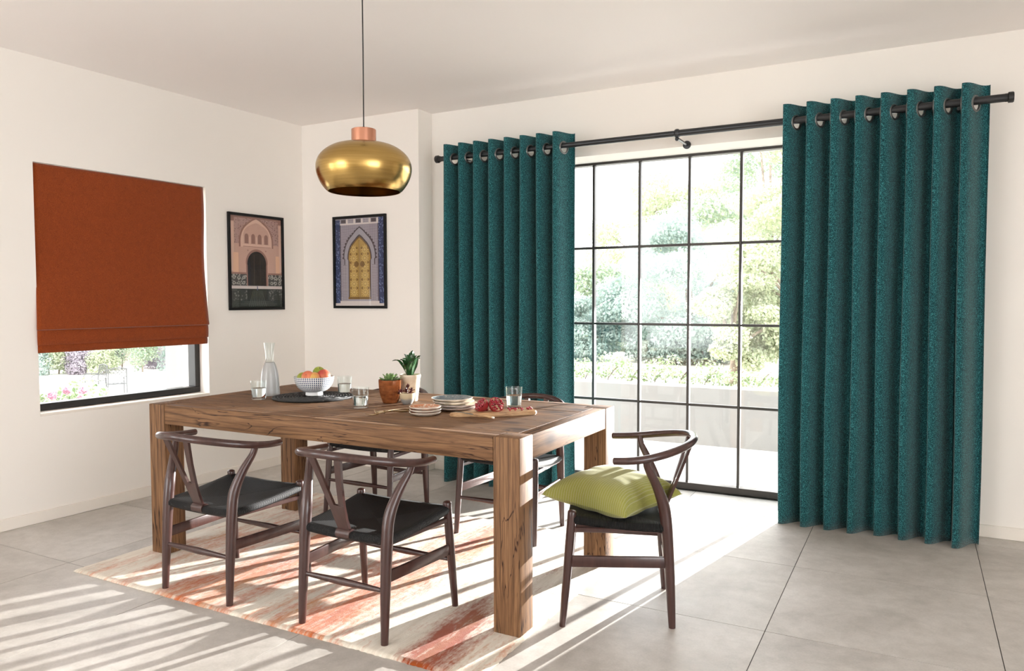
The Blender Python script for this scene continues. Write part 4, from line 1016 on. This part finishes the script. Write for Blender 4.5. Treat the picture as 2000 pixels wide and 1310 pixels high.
# plates
t = NT('cream_stoneware'); n = t.noise(t.coords(), 50, 4); t.set(base_color=t.ramp(n, [(.35, (.60, .53, .44)), (.65, (.70, .64, .56))]), roughness=.3); M['stone'] = t.m
t = NT('orange_glazed_plate'); tc = t.n('ShaderNodeTexCoord'); vo = t.n('ShaderNodeTexVoronoi'); vo.inputs['Scale'].default_value = 62; t.l(tc.outputs['Object'], vo.inputs['Vector'])
t.set(base_color=t.ramp(vo.outputs['Distance'], [(.28, (.62, .50, .40)), (.42, (.52, .20, .09))]), roughness=.3); M['orangeplate'] = t.m
t = NT('blue_grey_glazed_plate'); tc = t.n('ShaderNodeTexCoord'); vo = t.n('ShaderNodeTexVoronoi'); vo.inputs['Scale'].default_value = 80; t.l(tc.outputs['Object'], vo.inputs['Vector'])
t.set(base_color=t.ramp(vo.outputs['Distance'], [(.2, (.42, .42, .40)), (.5, (.16, .19, .21))]), roughness=.3); M['blueplate'] = t.m
t = NT('pale_mauve_stoneware'); n = t.noise(t.coords(), 50, 4); t.set(base_color=t.ramp(n, [(.35, (.56, .49, .48)), (.65, (.66, .60, .58))]), roughness=.3); M['mauvestone'] = t.m
def plate(x, y, z, R_, th, matb, matf, label, group, rise=.010):
    P_ = empty('plate', (x, y, z)); tag(P_, label, 'plate', group)
    o_ = [(0, .0015), (R_*.55, .0015), (R_*.58, 0), (R_*.62, 0), (R_*.66, .002), (R_*.86, th*.55), (R_*.99, th), (R_, th+.002), (R_*.985, th+.0035)]
    obj('body', MB().lathe(o_+[(R_*.95, th+.0028)], 56), matb, P_)
    obj('face', MB().lathe([(R_*.955, th+.0029), (R_*.85, th-.003), (R_*.62, th*.45), (0, th*.40)], 56), matf, P_)
for k, (dx, dy, lab) in enumerate([(0, 0, 'bottom cream side plate of the small stack by the forks'), (.002, -.001, 'middle cream side plate of the small stack by the forks'), (-.001, .002, 'topmost side plate with orange pattern on the small stack')]):
    plate(-1.975+dx, 2.835+dy, T+.0005+k*.0125, .073, .0125, M['stone'], M['orangeplate'], lab, 'small plates stacked by the forks')
for k, (dx, dy, lab, Rr) in enumerate([(.012, .0, 'bottom pale plate of the large stack behind the small plates', .106), (.015, .004, 'second pale plate from the bottom of the large stack', .108), (.0, .0, 'third plate of the large stack, warm rimmed, under the patterned one', .100), (-.008, -.002, 'topmost large plate with blue grey pattern', .100)]):
    plate(-1.955+dx, 3.045+dy, T+.0005+k*.0135, Rr, .014, M['mauvestone'] if k < 2 else M['stone'], M['blueplate'] if k == 3 else M['stone'], lab, 'large plates stacked behind the small plates')
# forks
M['goldmetal'] = simple('champagne_metal', (.60, .47, .30), .22, metallic=1)
def fork(x, y, rz, label, roll=0, z=.0):
    F_ = empty('fork', (x, y, T+z), rz); F_.rotation_euler = (roll, 0, rz); tag(F_, label, 'fork', 'forks beside the small plates')
    obj('handle', MB().tube([(.0, 0, .006), (.06, 0, .010), (.12, 0, .004), (.155, 0, .003)], [.003, .0028, .0042, .005], 10, flat=(.45, 1)), M['goldmetal'], F_)
    fn_ = obj('neck', MB().tube([(0, 0, .006), (-.012, 0, .004), (-.022, 0, .003)], [.003, .006, .0105], 10, flat=(.25, 1), round_end=False), M['goldmetal'], F_)
    for q in (-1.5, -.5, .5, 1.5):
        obj('tine', MB().tube([(-.021, q*.0055, .003), (-.045, q*.006, .0035), (-.066, q*.0058, .009)], [.0021, .0018, .0009], 6, flat=(.6, 1)), M['goldmetal'], fn_)
fork(-2.168, 2.745, 1.18, 'gold toned fork lying nearest the table edge')
fork(-2.150, 2.790, .93, 'gold toned fork crossed over the other, handle under the plates', .25, .007)
# chopping board
t = NT('olive_wood'); v = t.coords((4, 30, 30)); n = t.noise(v, 1.6, 6, .62, 1.2); t.set(base_color=t.ramp(n, [(.32, (.16, .075, .03)), (.46, (.42, .24, .11)), (.6, (.56, .36, .19))]), roughness=.4); M['olive'] = t.m
P0 = Vector((-1.835, 2.845)); P1 = Vector((-1.555, 3.115)); bd = (P1-P0); brz = math.atan2(bd.y, bd.x); BL = bd.length
brd = empty('chopping_board', (P0.x, P0.y, T), brz); tag(brd, 'long olive wood serving board with a rounded handle', 'board')
outl = [(.0, -.018), (.03, -.024), (.075, -.026), (.095, -.040), (.12, -.058), (.22, -.063), (.33, -.060), (BL-.01, -.052), (BL, -.035), (BL+.003, .02), (BL-.005, .055), (.30, .062), (.18, .060), (.12, .055), (.098, .040), (.078, .024), (.03, .022), (.0, .018), (-.012, .0)]
bm = bmesh.new(); top = [bm.verts.new((x, y, .019)) for x, y in outl]; f_ = bm.faces.new(top); ex = bmesh.ops.extrude_face_region(bm, geom=[f_]); bmesh.ops.translate(bm, verts=[e for e in ex['geom'] if isinstance(e, bmesh.types.BMVert)], vec=(0, 0, -.0185))
bmesh.ops.recalc_face_normals(bm, faces=bm.faces[:]); bmesh.ops.bevel(bm, geom=[e for e in bm.edges if e.calc_face_angle(0) > .9], offset=.004, segments=2, affect='EDGES'); bm.verts.index_update()
obj('board', MB().add([q.co[:] for q in bm.verts], [[q.index for q in f.verts] for f in bm.faces]), M['olive'], brd, ang=35); bm.free()
def onboard(a, b_, z=.0): 
    q = Vector((math.cos(brz)*a-math.sin(brz)*b_, math.sin(brz)*a+math.cos(brz)*b_)); return (P0.x+q.x, P0.y+q.y, T+.019+z)
M['skin'] = mottled('pomegranate_skin', (.26, .018, .022), .4, 25, .35); M['pith'] = mottled('pomegranate_pith', (.58, .40, .24), .2, 60, .7); t = NT('pomegranate_seed'); t.set(base_color=(.33, .008, .022), roughness=.12, transmission=.15, specular=.6, coat=.4); M['aril'] = t.m
def pom(a, b_, rz, rx, ry, R_, label, seed):
    r = np.random.default_rng(seed); Q = empty('pomegranate_piece', onboard(a, b_, R_*.84)); Q.rotation_euler = (rx, ry, rz); tag(Q, label, 'pomegranate', 'cut pomegranate pieces')
    pf = [(R_*math.sin(PI*(.5+.5*k/12)), R_*math.cos(PI*(.5+.5*k/12))) for k in range(13)]; pf[-1] = (0, -R_)
    obj('skin', MB().lathe(pf[::-1]+[(R_*.9, .0)]+[(R_*.9*math.sin(PI*(.5+.5*k/8)), R_*.8*math.cos(PI*(.5+.5*k/8))) for k in range(9)][:-1]+[(0, -R_*.8)], 28), M['skin'], Q)
    obj('pith', MB().lathe([(R_*.90, -.001), (R_*.8, -.004), (R_*.4, -.003), (0, .001)], 24).box(-R_*.85, R_*.85, -.0015, .0015, -.01, .004), M['pith'], Q)
    b2 = MB()
    for k in range(60):
        rr_ = R_*.84*math.sqrt(r.uniform()); an = r.uniform(0, 2*PI); b2.sphere((rr_*math.cos(an), rr_*math.sin(an), r.uniform(-.001, .007)), .0052, 7, 5, (1, .8, 1.15))
    tag(obj('seed_cluster', b2, M['aril'], Q, ang=80), kind='stuff')
    obj('crown', MB().lathe([(.004, -R_*.97), (.007, -R_*1.08), (.010, -R_*1.2), (.008, -R_*1.2), (.004, -R_*1.05)], 6), M['skin'], Q)
pom(.135, .012, .2, .55, -.65, .036, 'red pomegranate half tipped with its skin facing the handle end', 1)
pom(.205, -.008, .9, .95, .30, .037, 'red pomegranate half showing its seeds in the middle of the board', 2)
r = np.random.default_rng(9); ar = obj('pomegranate_seed', MB().sphere((0, 0, 0), .0048, 8, 6, (1, .8, 1.1)), M['aril'], ang=80)
for k in range(22):
    o = ar if k == 0 else ar.copy()
    if k: C.objects.link(o)
    o.location = onboard(r.uniform(.255, .385), r.uniform(-.035, .042), .0046); o.rotation_euler = (r.uniform(0, 3), r.uniform(0, 3), r.uniform(0, 3))
    tag(o, 'small loose red pomegranate seed scattered on the far end of the board', 'seed', 'loose pomegranate seeds on the board')
# paring knife leaning across the handle end
kn = empty('paring_knife'); M['blade'] = simple('knife_steel', (.55, .54, .52), .25, metallic=1)
ka = Vector((-1.845, 2.875, T+.0215)); kb = Vector((-1.612, 2.832, T+.012)); kd = kb-ka
kn.location = ka; kn.rotation_euler = (0, -math.asin(kd.z/kd.length), math.atan2(kd.y, kd.x)); tag(kn, 'slim knife with a wooden handle lying across the board handle', 'knife')
KL = kd.length
obj('blade', MB().add([(0, 0, 0), (.02, -.006, .0), (KL*.52, -.008, 0), (KL*.52, .006, 0), (.0, 0, .0012), (.02, -.006, .0008), (KL*.52, -.008, .0016), (KL*.52, .006, .0022)], [(0, 3, 2, 1), (4, 5, 6, 7), (0, 1, 5, 4), (1, 2, 6, 5), (2, 3, 7, 6), (3, 0, 4, 7)]), M['blade'], kn, smooth=False)
kh = obj('handle', MB().tube([(KL*.5, 0, .001), (KL*.75, 0, .002), (KL*.97, 0, .0015)], [.0036, .0046, .0042], 10, flat=(.7, 1), round_end=False), M['olive'], kn)
obj('end_cap', MB().tube([(KL*.965, 0, .0015), (KL, 0, .0015)], [.0050, .0048], 10, flat=(.75, 1)), simple('pale_end_cap', (.72, .68, .6), .3), kh)
